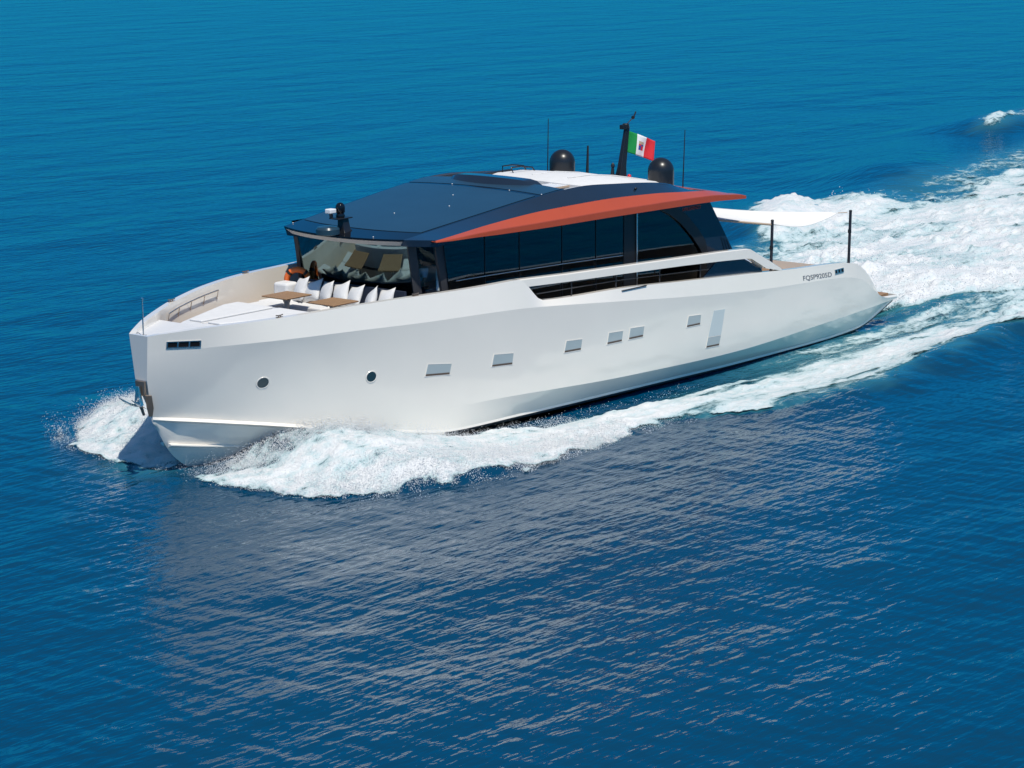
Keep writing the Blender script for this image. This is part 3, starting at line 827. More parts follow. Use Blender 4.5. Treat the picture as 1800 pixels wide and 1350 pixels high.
mb = MB(); mb.box(12.9, 14.6, -2.02, -1.97, 4.95, 5.26); spart(mb, 'teak_edge', M['hem'])
mb = MB(); mb.tube([(14.75, 1.55, 5.4), (14.7, 1.5, 5.62), (15.1, 1.5, 5.62), (15.6, 1.5, 5.55), (15.7, 1.5, 5.42)], .02); mb.tube([(14.75, 1.15, 5.4), (14.7, 1.2, 5.6), (15.1, 1.2, 5.6), (15.6, 1.2, 5.53), (15.7, 1.2, 5.42)], .02)
spart(mb, 'grab_rail', M['matte'], smooth=60)

# ---- mast, domes, antennas
mast = empty('mast', (4, 0, 5.05), yacht)
mb = MB(); mb.loft([[(x - w, -h, z), (x + w, -h, z), (x + w, h, z), (x - w, h, z)] for x, z, w, h in [(17.98, 5.03, .17, .10), (18.05, 5.4, .12, .07), (18.22, 6.2, .085, .05), (18.28, 6.48, .075, .05)]])
part(mb, 'mast_post', M['matte'], mast, bevel=.015)
mb = MB(); mb.lathe([(.10, 0), (.10, .10), (.07, .13), (.001, .135)], 18.22, 0, 6.44, 14); mb.box(18.02, 18.18, -.06, .06, 6.42, 6.54)
part(mb, 'mast_head', M['matte'], mast, smooth=40)
mb = MB(); mb.tube([(18.28, 0, 6.55), (18.56, -.03, 6.73)], .014); mb.tube([(18.50, -.05, 6.68), (18.72, .03, 6.84)], .022); mb.lathe([(.02, 0), (.05, .03), (.05, .08), (.02, .1)], 18.52, -.03, 6.66, 10)
part(mb, 'wind_sensor', M['matte'], mast, smooth=50)
mb = MB(); mb.lathe([(.30, 0), (.28, .06), (.14, .10), (.1, .12)], 17.72, .08, 5.08, 16); mb.tube([(17.72, .08, 5.15), (17.74, .08, 5.42)], [.06, .035]); mb.lathe([(.02, 0), (.06, .04), (.05, .1), (.02, .14)], 17.74, .08, 5.38, 10)
part(mb, 'horn', M['matte'], mast, smooth=50)
mb = MB(); mb.lathe([(.05, 0), (.055, .08), (.03, .11), (.001, .12)], 18.2, -.14, 5.06, 12); part(mb, 'port_lamp', M['red'], mast, smooth=50)
def dome(x, y, ztop, r=.355):
    zb = ztop - r - .48
    prof = [(r*.80, 0), (r*.80, .05), (r*.97, .06), (r, .12), (r, ztop - r - zb)]
    prof += [(r*math.cos(a), ztop - r - zb + r*math.sin(a)) for a in np.linspace(.12, math.pi/2 - .01, 12)]
    mb = MB(); mb.lathe(prof, x, y, zb, 36)
    d = part(mb, 'satellite_dome', M['dome'], smooth=40)
    b = MB(); b.lathe([(r*.55, -.35), (r*.55, 0), (r*.82, .004), (r*.82, -.02)], x, y, zb, 24)
    part(b, 'dome_base', M['matte'], d, smooth=40)
dome(17.3, 1.5, 5.84); dome(17.78, -1.52, 5.77)
def whip(x, y, z0, z1, r, lean=.04):
    mb = MB(); mb.tube([(x, y, z0), (x, y, z0 + .12), (x + lean, y, z1)], [r*2.2, r*1.6, r])
    part(mb, 'whip_antenna', M['matte'], smooth=60)
whip(17.1, 1.86, 5.1, 6.68, .010); whip(17.85, 1.05, 5.05, 5.92, .026, .03); whip(18.77, -1.55, 4.86, 6.43, .011, .08)

# ---- radar cluster on the visor
rad = empty('radar_mast', (-7.3, 0, 4.85), yacht)
def dpart(mb, name, mt, **k): return part(mb, name, mt, rad, **k)
mb = MB(); mb.loft([[(6.62 + .10*t - w, -.05 - w*.9, z), (6.62 + .10*t + w, -.05 - w*.9, z), (6.62 + .10*t + w, -.05 + w*.9, z), (6.62 + .10*t - w, -.05 + w*.9, z)] for t, z, w in [(1.6, 4.86, .20), (1.3, 4.96, .12), (1.0, 5.22, .10)]])
mb.box(6.42, 6.92, -.19, .14, 5.22, 5.25); dpart(mb, 'pedestal', M['matte'], bevel=.012)
mb = MB(); mb.lathe([(.20, 0), (.29, .03), (.29, .15), (.25, .20), (.12, .225), (.001, .23)], 6.25, .02, 4.86, 30); dpart(mb, 'radome', mat('navy_radome', (.02, .05, .075), .25), smooth=35)
mb = MB(); mb.lathe([(.10, 0), (.115, .05), (.09, .10), (.115, .13), (.115, .25)] + [(.115*math.cos(a), .25 + .115*math.sin(a)) for a in np.linspace(.2, 1.55, 8)], 6.66, -.02, 5.25, 20); dpart(mb, 'night_camera', M['gloss'], smooth=50)
mb = MB(); mb.box(6.28, 6.50, -.05, .14, 5.37, 5.48); dpart(mb, 'searchlight', M['white'], bevel=.025)
mb = MB(); mb.tube([(6.42, .05, 5.24), (6.40, .05, 5.38)], .045); dpart(mb, 'light_bracket', M['grey'], smooth=60)

# ---- aft cockpit
mb = MB(); mb.box(20.4, 21.9, -2.6, 2.6, 1.72, 2.2); mb.box(20.3, 20.6, -2.6, 2.6, 2.2, 2.62); part(mb, 'cockpit_sofa', M['cush'], bevel=.07)
mb = MB(); mb.box(19.9, 20.35, -3.15, 3.15, 1.8, 2.78); part(mb, 'cockpit_coaming', M['gel'], bevel=.04)

# ================================================================== LOOSE THINGS ON BOARD
def thing(name, loc, label, cat, group=None):
    o = empty(name, loc); return tag(o, label, cat, group)
def table(x, y, label):
    t = thing('deck_table', (x, y, 2.735), label, 'table', 'teak tables in the bow seating')
    mb = MB(); mb.box(-.44, .44, -.42, .42, .665, .70); o = mb.build('tabletop', M['teak'], t, bevel=.012)
    mb = MB(); mb.lathe([(.13, 0), (.13, .02), (.05, .05), (.045, .35), (.07, .5), (.13, .66)], 0, 0, 0, 16); mb.box(-.16, .16, -.04, .04, .60, .664)
    mb.build('pedestal', M['beige'], t, smooth=40)
    return t
table(5.48, .70, 'square teak table on a pedestal on the far side of the bow seating')
table(5.48, -.84, 'square teak table on a pedestal next to the near bulwark of the bow seating')

def pillow_mesh(w, th):
    n = 10; vs = []; fs = []
    for s_ in (1, -1):
        for i in range(n + 1):
            for j in range(n + 1):
                u = -1 + 2*i/n; v = -1 + 2*j/n
                k = (1 - abs(u)**2.4) * (1 - abs(v)**2.4)
                pin = .90 + .16 * (abs(u) * abs(v)) ** 1.5
                vs.append((s_*th*.5*max(k, 0)**.75, w*.5*u*pin, w*.5*v*pin))
    N = (n+1)**2
    for s_ in range(2):
        for i in range(n):
            for j in range(n):
                a = s_*N + i*(n+1)+j; f = (a, a+n+1, a+n+2, a+1); fs.append(f if s_ == 0 else f[::-1])
    return vs, fs
pvs, pfs = pillow_mesh(.60, .25)
pl_labels = ['white pillow at the far end of the sofa row, beside the orange lifebuoy',
             'white pillow second from the lifebuoy in the sofa row', 'white pillow third from the lifebuoy in the sofa row',
             'white pillow in the middle of the sofa row of seven', 'white pillow third from the near bulwark in the sofa row',
             'white pillow leaning low, second from the near bulwark in the sofa row', 'white pillow at the near end of the sofa row, closest to the bulwark']
pl_pos = [(6.46, 1.18, .05), (6.46, .78, .25), (6.44, .30, .0), (6.46, -.16, .3), (6.46, -.62, .12), (6.38, -1.22, -.2), (6.46, -1.62, .22)]
pme = None
for i, (x, y, a) in enumerate(pl_pos):
    if pme is None:
        mb = MB(); mb.add(pvs, pfs); po = mb.build('throw_pillow', M['cush'], None, smooth=180); bm = bmesh.new(); bm.from_mesh(po.data); bmesh.ops.remove_doubles(bm, verts=bm.verts, dist=1e-4); bm.to_mesh(po.data); bm.free(); pme = po
    else:
        po = pme.copy(); C.objects.link(po)
    po.location = (x, y, 3.385 + (.0 if i != 5 else -.03))
    po.rotation_euler = (R([-12, -16, -10, -18, -14, -24, -13][i]), R(24 + 4*math.sin(i*2.1)), a - R(28))
    po.scale = (1.0, 1.0 + .05*math.sin(i*1.7), 1.0 + .06*math.cos(i*2.3))
    tag(po, pl_labels[i], 'pillow', 'white pillows along the bow sofa')

# lifebuoy leaning against the starboard bulwark
lb = thing('lifebuoy', (6.93, 1.72, 3.52), 'orange lifebuoy ring with dark straps beside the windshield', 'lifebuoy')
mb = MB(); n, mm_ = 36, 12
vs = []; fs = []
for i in range(n):
    A = 2*math.pi*i/n
    for j in range(mm_):
        B = 2*math.pi*j/mm_; rr = .27 + .075*math.cos(B)
        vs.append((.075*math.sin(B), rr*math.cos(A), rr*math.sin(A)))
for i in range(n):
    for j in range(mm_): fs.append((i*mm_+j, i*mm_+(j+1) % mm_, ((i+1) % n)*mm_+(j+1) % mm_, ((i+1) % n)*mm_+j))
mb.add(vs, fs); mb.build('ring', M['buoy'], lb, smooth=60)
for A in (.8, 2.36, 3.9, 5.5):
    mb = MB(); c = Vector((0, .27*math.cos(A), .27*math.sin(A))); t = Vector((0, -math.sin(A), math.cos(A)))*.035; rd = Vector((0, math.cos(A), math.sin(A)))
    rg = []
    for k in (-1, 1):
        rg.append([c + t*k + Vector((.081*math.sin(B), 0, 0)) + rd*.081*math.cos(B) for B in np.linspace(0, 2*math.pi, 13)[:-1]])
    mb.loft(rg, cap=False); mb.build('strap', M['hair'], lb, smooth=60)
lb.rotation_euler = (0, R(-14), R(38))

# flag on the mast
fl = None
mb = MB(); nu, nv = 30, 14; vs = []
o0 = Vector((18.32, -.02, 6.36)); du = Vector((1.0, -.38, -.36)); dv = Vector((-.10, .0, -.58))
for i in range(nu + 1):
    for j in range(nv + 1):
        u, v = i/nu, j/nv
        w = .045*math.sin(u*9 + v*2.2)*u**.5 + .02*math.sin(u*17 - v*4)*u
        p = o0 + du*u*.82 + dv*v*(1 - .06*u) + Vector((.35, .9, .1))*w + Vector((0, 0, -.05*u*u))
        vs.append(p)
fs = []; mi = []
for i in range(nu):
    for j in range(nv):
        a = i*(nv+1)+j; fs.append((a, a+nv+1, a+nv+2, a+1))
        u = (i+.5)/nu; v = (j+.5)/nv; k = 0 if u < .333 else (1 if u < .667 else 2)
        du_, dv_ = (u - .5)*1.5, (v - .52)
        if k == 1 and abs(du_) < .13 and abs(dv_) < .20:      # quartered crest
            k = 2 if (du_ < 0) == (dv_ < 0) else 3
            if dv_ < -.12: k = 4
        mi.append(k)
mb.v = [tuple(p) for p in vs]; mb.f = fs; mb.mi = mi
fl = mb.build('flag', [M['green'], M['fwhite'], M['fred'], M['fblue'], M['hem']], None, smooth=180, origin=(18.32, -.02, 6.1))
sol = fl.modifiers.new('thickness', 'SOLIDIFY'); sol.thickness = .004
tag(fl, 'green white and red flag with a small crest flying from the roof mast', 'flag')

# awning and its poles
aw = thing('awning', (18.5, 0, 4.4), 'white canvas sun awning stretched from the deckhouse to the stern poles', 'awning')
A_, B_, C_, D_ = Vector((18.45, 1.1, 4.62)), Vector((18.45, -2.30, 4.12)), Vector((20.98, -3.02, 3.72)), Vector((24.40, -3.04, 3.655))
mb = MB(); n = 22; vs = []
def aw_pt(u, v):     # u forward->aft, v far->near
    far = A_.lerp(D_, u); near = (B_.lerp(C_, u/.45) if u < .45 else C_.lerp(D_, (u-.45)/.55))
    p = far.lerp(near, v)
    far_sag = -.20*math.sin(math.pi*min(u*1.02, 1))**1.1 * (1-v)
    belly = -.10*math.sin(math.pi*u)*math.sin(math.pi*v) - (.22*math.sin(math.pi*(u-.45)/.55)*v if u > .45 else 0)
    return p + Vector((0, 0, far_sag + belly))
for i in range(n+1):
    for j in range(n+1): vs.append(aw_pt(i/n, j/n))
mb.add(vs, [(i*(n+1)+j, (i+1)*(n+1)+j, (i+1)*(n+1)+j+1, i*(n+1)+j+1) for i in range(n) for j in range(n)])
o = apart(mb, 'canvas', M['canvas'], aw, smooth=180)
so = o.modifiers.new('thickness', 'SOLIDIFY'); so.thickness = .012
mb = MB(); mb.tube([aw_pt(k/20*.45, 1) + Vector((0, 0, -.02)) for k in range(21)], .03, 8); apart(mb, 'hem', M['hem'], aw, smooth=60)
mb = MB(); mb.tube([D_, (24.82, -3.08, 3.63)], .012, 6); apart(mb, 'cord', M['hem'], aw, smooth=60)
for x, z0, z1, lab in [(20.93, 1.72, 3.80, 'dark carbon pole holding the middle of the awning, nearer the deckhouse'), (24.93, 1.9, 3.64, 'dark carbon pole standing alone at the stern corner by the registration')]:
    y = -3.1 if x > 22 else -3.04
    p = thing('awning_pole', (x, y, z0), lab, 'pole', 'awning poles at the stern')
    mb = MB(); mb.tube([(x - .02, y, z0), (x + .04, y, z1)], .042, 14); apart(mb, 'shaft', M['carbon'], p, smooth=60)
    mb = MB(); mb.lathe([(.05, 0), (.055, .02), (.05, .10), (.03, .105)], x + .01, y, (z0 + z1)/2 + .25, 14); apart(mb, 'collar', M['matte'], p, smooth=50)
    mb = MB(); mb.lathe([(.045, 0), (.048, .03), (.03, .05), (.001, .055)], x + .04, y, z1 - .005, 14); apart(mb, 'end_cap', M['matte'], p, smooth=50)

# person at the helm, seen through the corner glass
def skin(name, verts, edges, radii, mt, parent=None, root=0):
    me = bpy.data.meshes.new(name); me.from_pydata(verts, edges, []); me.materials.append(mt)
    o = bpy.data.objects.new(name, me); C.objects.link(o)
    o.modifiers.new('skin', 'SKIN').use_smooth_shade = True
    sd = me.skin_vertices[0].data
    for i, r in enumerate(radii):
        sd[i].radius = (r, r) if not isinstance(r, tuple) else r
        sd[i].use_root = (i == root)
    ss = o.modifiers.new('sub', 'SUBSURF'); ss.levels = 2; ss.render_levels = 2
    if parent: o.parent = parent
    return o
# origin at the feet; facing -x
pv = [(0,0,.95),(0,0,1.15),(0,0,1.38),(-.01,0,1.50),(-.03,0,1.60),(-.04,0,1.70),
      (0,.19,1.40),(-.06,.25,1.14),(-.30,.20,1.08),(-.38,.18,1.09), (0,-.19,1.40),(-.06,-.25,1.14),(-.30,-.20,1.08),(-.38,-.18,1.09),
      (0,.10,.88),(-.02,.11,.48),(0,.11,.08),(-.15,.12,.03),(0,-.10,.88),(-.02,-.11,.48),(0,-.11,.08),(-.15,-.12,.03)]
pe = [(0,1),(1,2),(2,3),(3,4),(4,5),(2,6),(6,7),(7,8),(8,9),(2,10),(10,11),(11,12),(12,13),(0,14),(14,15),(15,16),(16,17),(0,18),(18,19),(19,20),(20,21)]
pr = [(.13,.15),(.12,.15),(.12,.16),.055,.085,.085,.065,.048,.038,.035,.065,.048,.038,.035,.085,.06,.045,.04,.085,.06,.045,.04]
pr = list(pr)
for wi, fy, sg in ((9, .18, -1), (13, -.18, 1)):      # palms, four fingers and a thumb round the wheel
    for k in range(4):
        a = len(pv); yy = fy + (k - 1.5) * .019
        pv += [(-.43, yy, 1.10), (-.465 + .004 * abs(k - 1.5), yy, 1.085), (-.455, yy, 1.06)]
        pe += [(wi, a), (a, a + 1), (a + 1, a + 2)]; pr += [.010, .009, .008]
    a = len(pv); pv += [(-.40, fy + sg * .035, 1.10), (-.43, fy + sg * .045, 1.08)]
    pe += [(wi, a), (a, a + 1)]; pr += [.011, .009]
a = len(pv); pv += [(-.135, 0, 1.655)]; pe += [(4, a)]; pr += [.016]      # nose
person = skin('person', pv, pe, pr, M['skin'])
person.location = (8.12, -1.22, 2.5)
tag(person, 'person in a pale shirt standing at the helm behind the corner glass', 'person')
sv = [pv[i] for i in (0,1,2)] + [(-.005,0,1.45)] + [pv[6], (-.045,.235,1.20), pv[10], (-.045,-.235,1.20)]
skin('shirt', sv, [(0,1),(1,2),(2,3),(2,4),(4,5),(2,6),(6,7)], [(.145,.17),(.14,.175),(.135,.18),.075,.085,.07,.085,.07], M['shirt'], person)
tv = [pv[0], pv[14], pv[15], pv[16], pv[18], pv[19], pv[20]]
skin('trousers', tv, [(0,1),(1,2),(2,3),(0,4),(4,5),(5,6)], [(.14,.16),.10,.075,.065,.10,.075,.065], M['trousers'], person)
hv_ = [(-.0,0,1.66),(-.02,0,1.745),(.03,0,1.60)]
skin('hair', hv_, [(0,1),(0,2)], [.10,.085,.075], M['hair'], person)
# steering wheel on the console
mb = MB(); mb.tube([(7.66, -1.22 + .2*math.cos(a), 3.6 + .2*math.sin(a)) for a in np.linspace(0, 2*math.pi, 25)], .016, 8); mb.tube([(7.66, -1.22, 3.6), (7.6, -1.22, 3.45)], .03); hpart(mb, 'steering_wheel', M['matte'], smooth=60)

# ================================================================== SEA
def hash2(ix, iy, seed):
    h = (ix.astype(np.int64) * 374761393 + iy.astype(np.int64) * 668265263 + seed * 1442695041) & 0xFFFFFFFF
    h = ((h ^ (h >> 13)) * 1274126177) & 0xFFFFFFFF
    h = ((h ^ (h >> 16)) * 2246822519) & 0xFFFFFFFF
    return ((h ^ (h >> 15)) & 0xFFFFFF) / float(0xFFFFFF)
def vnoise(x, y, seed=0):
    ix = np.floor(x); iy = np.floor(y); fx = x - ix; fy = y - iy
    ux = fx*fx*fx*(fx*(fx*6-15)+10); uy = fy*fy*fy*(fy*(fy*6-15)+10)
    a = hash2(ix, iy, seed); b = hash2(ix+1, iy, seed); c = hash2(ix, iy+1, seed); d = hash2(ix+1, iy+1, seed)
    return (a*(1-ux)+b*ux)*(1-uy) + (c*(1-ux)+d*ux)*uy
def fbm(x, y, oct=4, seed=0, gain=.5):
    s = 0; a = 1.0; t = 0
    for o in range(oct):
        s = s + a*(vnoise(x, y, seed + o) - .5)*2; t += a; a *= gain
        x, y = x*1.93*math.cos(.5) - y*1.93*math.sin(.5) + 3.7, x*1.93*math.sin(.5) + y*1.93*math.cos(.5) + 1.3
    return s / t
def sm(a, b, x):
    t = np.clip((x - a)/(b - a), 0, 1); return t*t*(3-2*t)

# ---- ambient waves: travel direction (deg), wavelength, steepness
WV = []
for k in range(22):      # crests close to the boat's axis
    lam = .34*(1.19**k) * (1 + .1*rng.random()); WV.append((rng.normal(-86, 12), lam, .0130*(1 if lam < .9 else .40 if lam < 2 else .22 if lam < 6 else .24)))
for k in range(16):      # crossing set
    lam = .33*(1.22**k) * (1 + .1*rng.random()); WV.append((rng.normal(184, 12), lam, .0265*(1 if lam < .9 else .34 if lam < 2 else .18 if lam < 5 else .17)))
for k in range(6):
    WV.append((rng.uniform(-150, -40), 5 + 4*k, .006))
WV = [(R(d), l, s, rng.uniform(0, 6.28)) for d, l, s in WV]

def ambient(X, Y, sp):
    H = np.zeros_like(X)
    # slow modulation makes calmer and rougher patches
    mod1 = .65 + .55*vnoise(X/7.0, Y/4.5, 5); mod2 = .6 + .6*vnoise(X/6.0 + 9, Y/6.0, 8)
    wx = fbm(X/3.0, Y/3.0, 2, 21)*.5; wy = fbm(X/3.0 + 50, Y/3.0, 2, 22)*.5
    for i, (d, l, s, ph) in enumerate(WV):
        k = 2*math.pi/l
        att = np.clip(l/(3.0*sp) - .6, 0, 1)
        if att.max() <= 0: continue
        w = .25*min(1, l/2)
        arg = k*((X + wx*w*2)*math.cos(d) + (Y + wy*w*2)*math.sin(d)) + ph
        c = np.sin(arg)
        H += att*(mod1 if i < 22 else mod2)*s/k*(c + .18*np.cos(2*arg))
    return H

# ---- the yacht's own waves
PX = [.30, .53, .6, .76, 1.10, 2.50, 4.05, 5.3, 7.6, 9.8, 12.2, 13.6, 16.7, 18.9, 23.2, 27.5, 34, 45, 70, 120]
PY = [.35, 1.0, 1.9, 3.0, 4.4, 5.55, 6.1, 6.45, 6.35, 6.3, 6.35, 6.9, 8.3, 8.7, 8.1, 7.6, 8.6, 11.5, 17, 30]
IX = [.3, 1.47, 3, 4.5, 6, 8, 9.7, 11.4, 13.5, 16, 18.7, 21.8, 24.2, 26, 28, 34, 60, 120]
IY = [0, .12, .9, 1.5, 2.1, 2.75, 3.05, 3.25, 3.45, 3.6, 3.6, 3.55, 3.45, 3.3, 3.3, 4.2, 7, 15]
def wake(X, Y):
    A = np.abs(Y); st = (Y > 0)
    yo = np.interp(X, PX, PY) + .35*fbm(X/1.6, Y/1.6, 4, 31) * sm(.5, 2.5, X)
    yi = np.interp(X, IX, IY)
    t = (A - yi)/np.maximum(yo - yi, .1)
    amp = np.interp(X, [.2, .8, 1.6, 2.1, 2.6, 3.2, 4, 5.5, 7, 9, 12, 18, 23, 27, 34, 60, 120], [0, .12, .24, .38, .62, .96, .95, .60, .25, .22, .22, .20, .34, .40, .34, .25, .15])
    g_near = np.clip(1 - .62*np.clip(t, 0, 1), 0, 1)*(1 - sm(.80, 1.0, t))*sm(-.6, .0, t)
    g_near *= 1 - .75*(1 - sm(1.8, 2.8, X))*(1 - sm(.05, .5, t))
    g_far = np.exp(-((t - .80)/.22)**2)
    g_near *= 1 - sm(4.8, 8.0, X)*(1 - sm(.0, .45, t))
    w = sm(11, 20, X)
    H = amp*((1-w)*g_near + w*g_far)
    H = H*(X > .25)
    # trough beside the hull and behind the transom
    H -= .24*np.exp(-((A - 3.6)/.75)**2)*sm(8.0, 10.5, X)*(1 - .5*sm(17, 22, X))*(1 - sm(26, 32, X))
    H -= .25*np.exp(-((X - 28.4)/1.3)**2)*np.exp(-(Y/2.6)**2)
    # churned hump behind the stern
    H += .55*np.exp(-((X - 33)/3.6)**2)*np.exp(-(Y/3.4)**2) + .25*np.exp(-((X - 42)/8)**2)*np.exp(-((Y - 2)/5)**2)
    # starboard stern wave: a steep crest that curls where the bow wave crosses it
    def crest(x0, y0, x1, y1, h, wd):
        d = np.array([x1-x0, y1-y0]); L = np.hypot(*d); d /= L
        u = (X-x0)*d[0] + (Y-y0)*d[1]; v = -(X-x0)*d[1] + (Y-y0)*d[0]
        along = sm(-2, 3, u)*(1 - sm(L*.55, L*1.35, u))
        return h*along*np.where(v > 0, np.exp(-(v/(wd*1.7))**2), np.exp(-(v/(wd*.8))**2))
    H += crest(39.5, 9.8, 46.5, 12.7, .85, 1.5)
    H += crest(47, 11.4, 66, 17.5, .42, 2.2)
    H -= crest(47, 14.5, 62, 20, .28, 2.4)
    H += crest(74.5, 20.3, 100, 25, .75, 1.6)
    H += crest(54, 14.8, 78, 22.0, .38, 2.6)
    return H

def poly_sd(X, Y, P):
    P = np.array(P, float); n = len(P); d = np.full(X.shape, 1e9); ins = np.zeros(X.shape, bool)
    for i in range(n):
        a = P[i]; b = P[(i+1) % n]; e = b - a
        wx = X - a[0]; wy = Y - a[1]
        h = np.clip((wx*e[0] + wy*e[1])/(e @ e), 0, 1)
        d = np.minimum(d, (wx - e[0]*h)**2 + (wy - e[1]*h)**2)
        if e[1] != 0:
            c = ((a[1] <= Y) != (b[1] <= Y)) & (X < a[0] + (Y - a[1])/e[1]*e[0])
            ins ^= c
    return np.where(ins, np.sqrt(d), -np.sqrt(d))
WASH = [(27.9, -2.5), (29.3, -2.6), (30.2, -3.0), (31.7, -3.4), (34, -4.3), (40, -5.0), (60, -7.5), (120, -12), (120, 22), (80, 15.6), (66, 12.8), (60, 11.7), (53.5, 9.9), (50.5, 10.3), (49, 12.6), (45.2, 13.6), (42, 12.3), (38, 9.3), (35, 6.6), (32.5, 4.5), (30, 2.9), (27.9, 2.5)]
def foam(X, Y):
    """coverage 0..1 : foam lace threshold is taken later"""
    A = np.abs(Y)
    n1 = fbm(X/1.3, Y/1.3, 4, 41); n2 = fbm(X/2.6, Y/.7, 4, 52); n3 = fbm(X/.5, Y/.32, 3, 63)
    yo = np.interp(X, PX, PY) + .38*n1*sm(.5, 2.5, X) + .28*n3 - .45*sm(0, .5, Y)*(1 - sm(2.5, 5, X))*sm(.4, .9, X)
    yi = np.interp(X, IX, IY)
    out = sm(-.05, .35 + 1.1*sm(14, 18, X), yo - A + .35*n2*sm(13, 17, X))
    inner = sm(-.15, .45 + .6*sm(14, 20, X), A - yi + .5*n2)
    t = np.clip((A - yi)/np.maximum(yo - yi, .1), 0, 1)
    dens = np.interp(X, [.3, 1, 10, 12.5, 15, 18, 22, 26, 30, 40], [.55, .92, .92, .88, .84, .84, .88, .90, .84, .6])
    # dense outer roll up to x = 15, afterwards the middle of the band is the whitest
    prof = np.where(X < 14, 1.0, 1.0 - .45*np.abs(t - .45)**1.2*np.clip((X-14)/4, 0, 1))
    n5 = fbm(X/.22, Y/.18, 3, 91)
    dens = dens + (1 - sm(9, 13, X))*(.30*n5 + .12*n3 - .03)
    n6 = fbm(X/3.2, Y/.55, 4, 97)
    dens = dens*(1 - .34*sm(.0, .45, n6)*sm(9, 14, X))
    F = dens*prof*out*inner
    F *= 1 - .32*sm(15, 19, X)*(1 - sm(.05, .42, t))
    # thin torn sheet where the water climbs the bow
    F *= 1 - .34*sm(1.2, 2.2, X)*(1 - sm(4.8, 7.0, X))*(1 - sm(.12, .48, t + .12*n3))
    F *= 1 - (1 - sm(1.5, 2.1, X + .25*n3))*(1 - sm(.10, .32, t))*(Y < 0)
    F *= sm(.2, .8, X)
    F *= np.where(X > 15, 1 - .38*sm(.70, 1.0, t)*sm(15, 20, X), 1)
    sd = poly_sd(X + .5*n1, Y + .5*n2, WASH)
    W = sm(-.3, 1.0, sd)*np.interp(X, [27, 28.3, 30, 45, 60, 100], [.62, .90, .97, .93, .86, .70])
    n4 = fbm(X/5.5, Y/1.5, 4, 47)
    W *= 1 - .20*sm(.0, .6, n2)*sm(34, 44, X) - .20*sm(.05, .5, n4)*sm(30, 36, X)
    F = np.maximum(F, W)
    # thin lace between the wash and the near wave
    gap = sm(15.5, 22, X)*(.86 + .14*sm(24, 28, X))*sm(2.4, 3.4, A)*(1 - sm(5.6, 7.2, A))*(Y < 0)
    F = np.maximum(F, (.66 + .18*n2)*gap)
    # broken crest of the second wave far to starboard
    c2 = poly_sd(X + .6*n1, Y + .35*n2, [(73.5, 19.8), (76, 21.3), (80, 21.8), (92, 23.2), (110, 26.5), (110, 25), (92, 22.2), (82, 20.7), (77, 19.6)])
    F = np.maximum(F, .74*sm(-.3, .9, c2)*np.interp(X, [73, 80, 110], [1, .9, .6]))
    # streaks thrown off inside the gap on the starboard side
    return np.clip(F, 0, 1)

def axis(lo, hi, d, far_lo, far_hi, grow=1.045):
    a = list(np.arange(lo, hi, d)); s = d; x = a[-1]
    while x < far_hi: s *= grow; x += s; a.append(x)
    s = d; x = lo; b = []
    while x > far_lo: s *= grow; x -= s; b.append(x)
    return np.array(b[::-1] + a)
def grid_mesh(name, X, Y, Z, keep=None, attrs=None):
    nx, ny = X.shape
    idx = np.arange(nx*ny).reshape(nx, ny)
    q = np.stack([idx[:-1, :-1], idx[1:, :-1], idx[1:, 1:], idx[:-1, 1:]], -1).reshape(-1, 4)
    co = np.stack([X, Y, Z], -1).reshape(-1, 3)
    at = {k: v.reshape(-1) for k, v in (attrs or {}).items()}
    if keep is not None:
        kf = keep.reshape(-1); q = q[kf[q].any(1)]
        used = np.zeros(len(co), bool); used[q.ravel()] = True
        mp = np.cumsum(used) - 1; q = mp[q]; co = co[used]; at = {k: v[used] for k, v in at.items()}
    me = bpy.data.meshes.new(name)
    me.vertices.add(len(co)); me.vertices.foreach_set('co', co.astype(np.float32).ravel())
    me.loops.add(q.size); me.loops.foreach_set('vertex_index', q.astype(np.int32).ravel())
    me.polygons.add(len(q)); me.polygons.foreach_set('loop_start', np.arange(0, q.size, 4, dtype=np.int32))
    me.polygons.foreach_set('use_smooth', np.ones(len(q), bool))
    for k, v in at.items():
        a = me.attributes.new(k, 'FLOAT', 'POINT'); a.data.foreach_set('value', v.astype(np.float32))
    me.update(); me.validate()
    o = bpy.data.objects.new(name, me); C.objects.link(o)
    return o

gx = axis(-14, 30, .085, -2500, 2500); gy = axis(-25, 6, .085, -2500, 2500)
X, Y = np.meshgrid(gx, gy, indexing='ij')
dx = np.gradient(gx); dy = np.gradient(gy)
SP = np.maximum(dx[:, None], dy[None, :])
near = (np.abs(X - 45) < 90) & (np.abs(Y) < 60)
Hw = np.zeros_like(X); Ae = np.zeros_like(X)
Hw[near] = wake(X[near], Y[near])
churn = np.zeros_like(X)
F0 = np.zeros_like(X); F0[near] = foam(X[near], Y[near])
calm = 1 - .7*np.clip(F0*1.2, 0, 1)
Z = ambient(X, Y, SP)*calm + Hw
def lumps(X, Y, F):
    return F*(.15*fbm(X/1.3, Y/.9, 4, 71) + .11*fbm(X/.35, Y/.28, 3, 81))
def churn_amp(X, Y): return sm(27.5, 31, X)*.9 + .55 + .5*np.exp(-((X - 1.2)/1.0)**2 - ((Y - .8)/.9)**2)
Ae[near] = np.clip(F0[near]*sm(6, 14, X[near]) + .55*np.exp(-((X[near]-1.0)/1.1)**2 - ((Y[near]-.9)/.9)**2) + .35*np.exp(-((X[near]-29.5)/2.0)**2 - (Y[near]/3.6)**2), 0, 1)
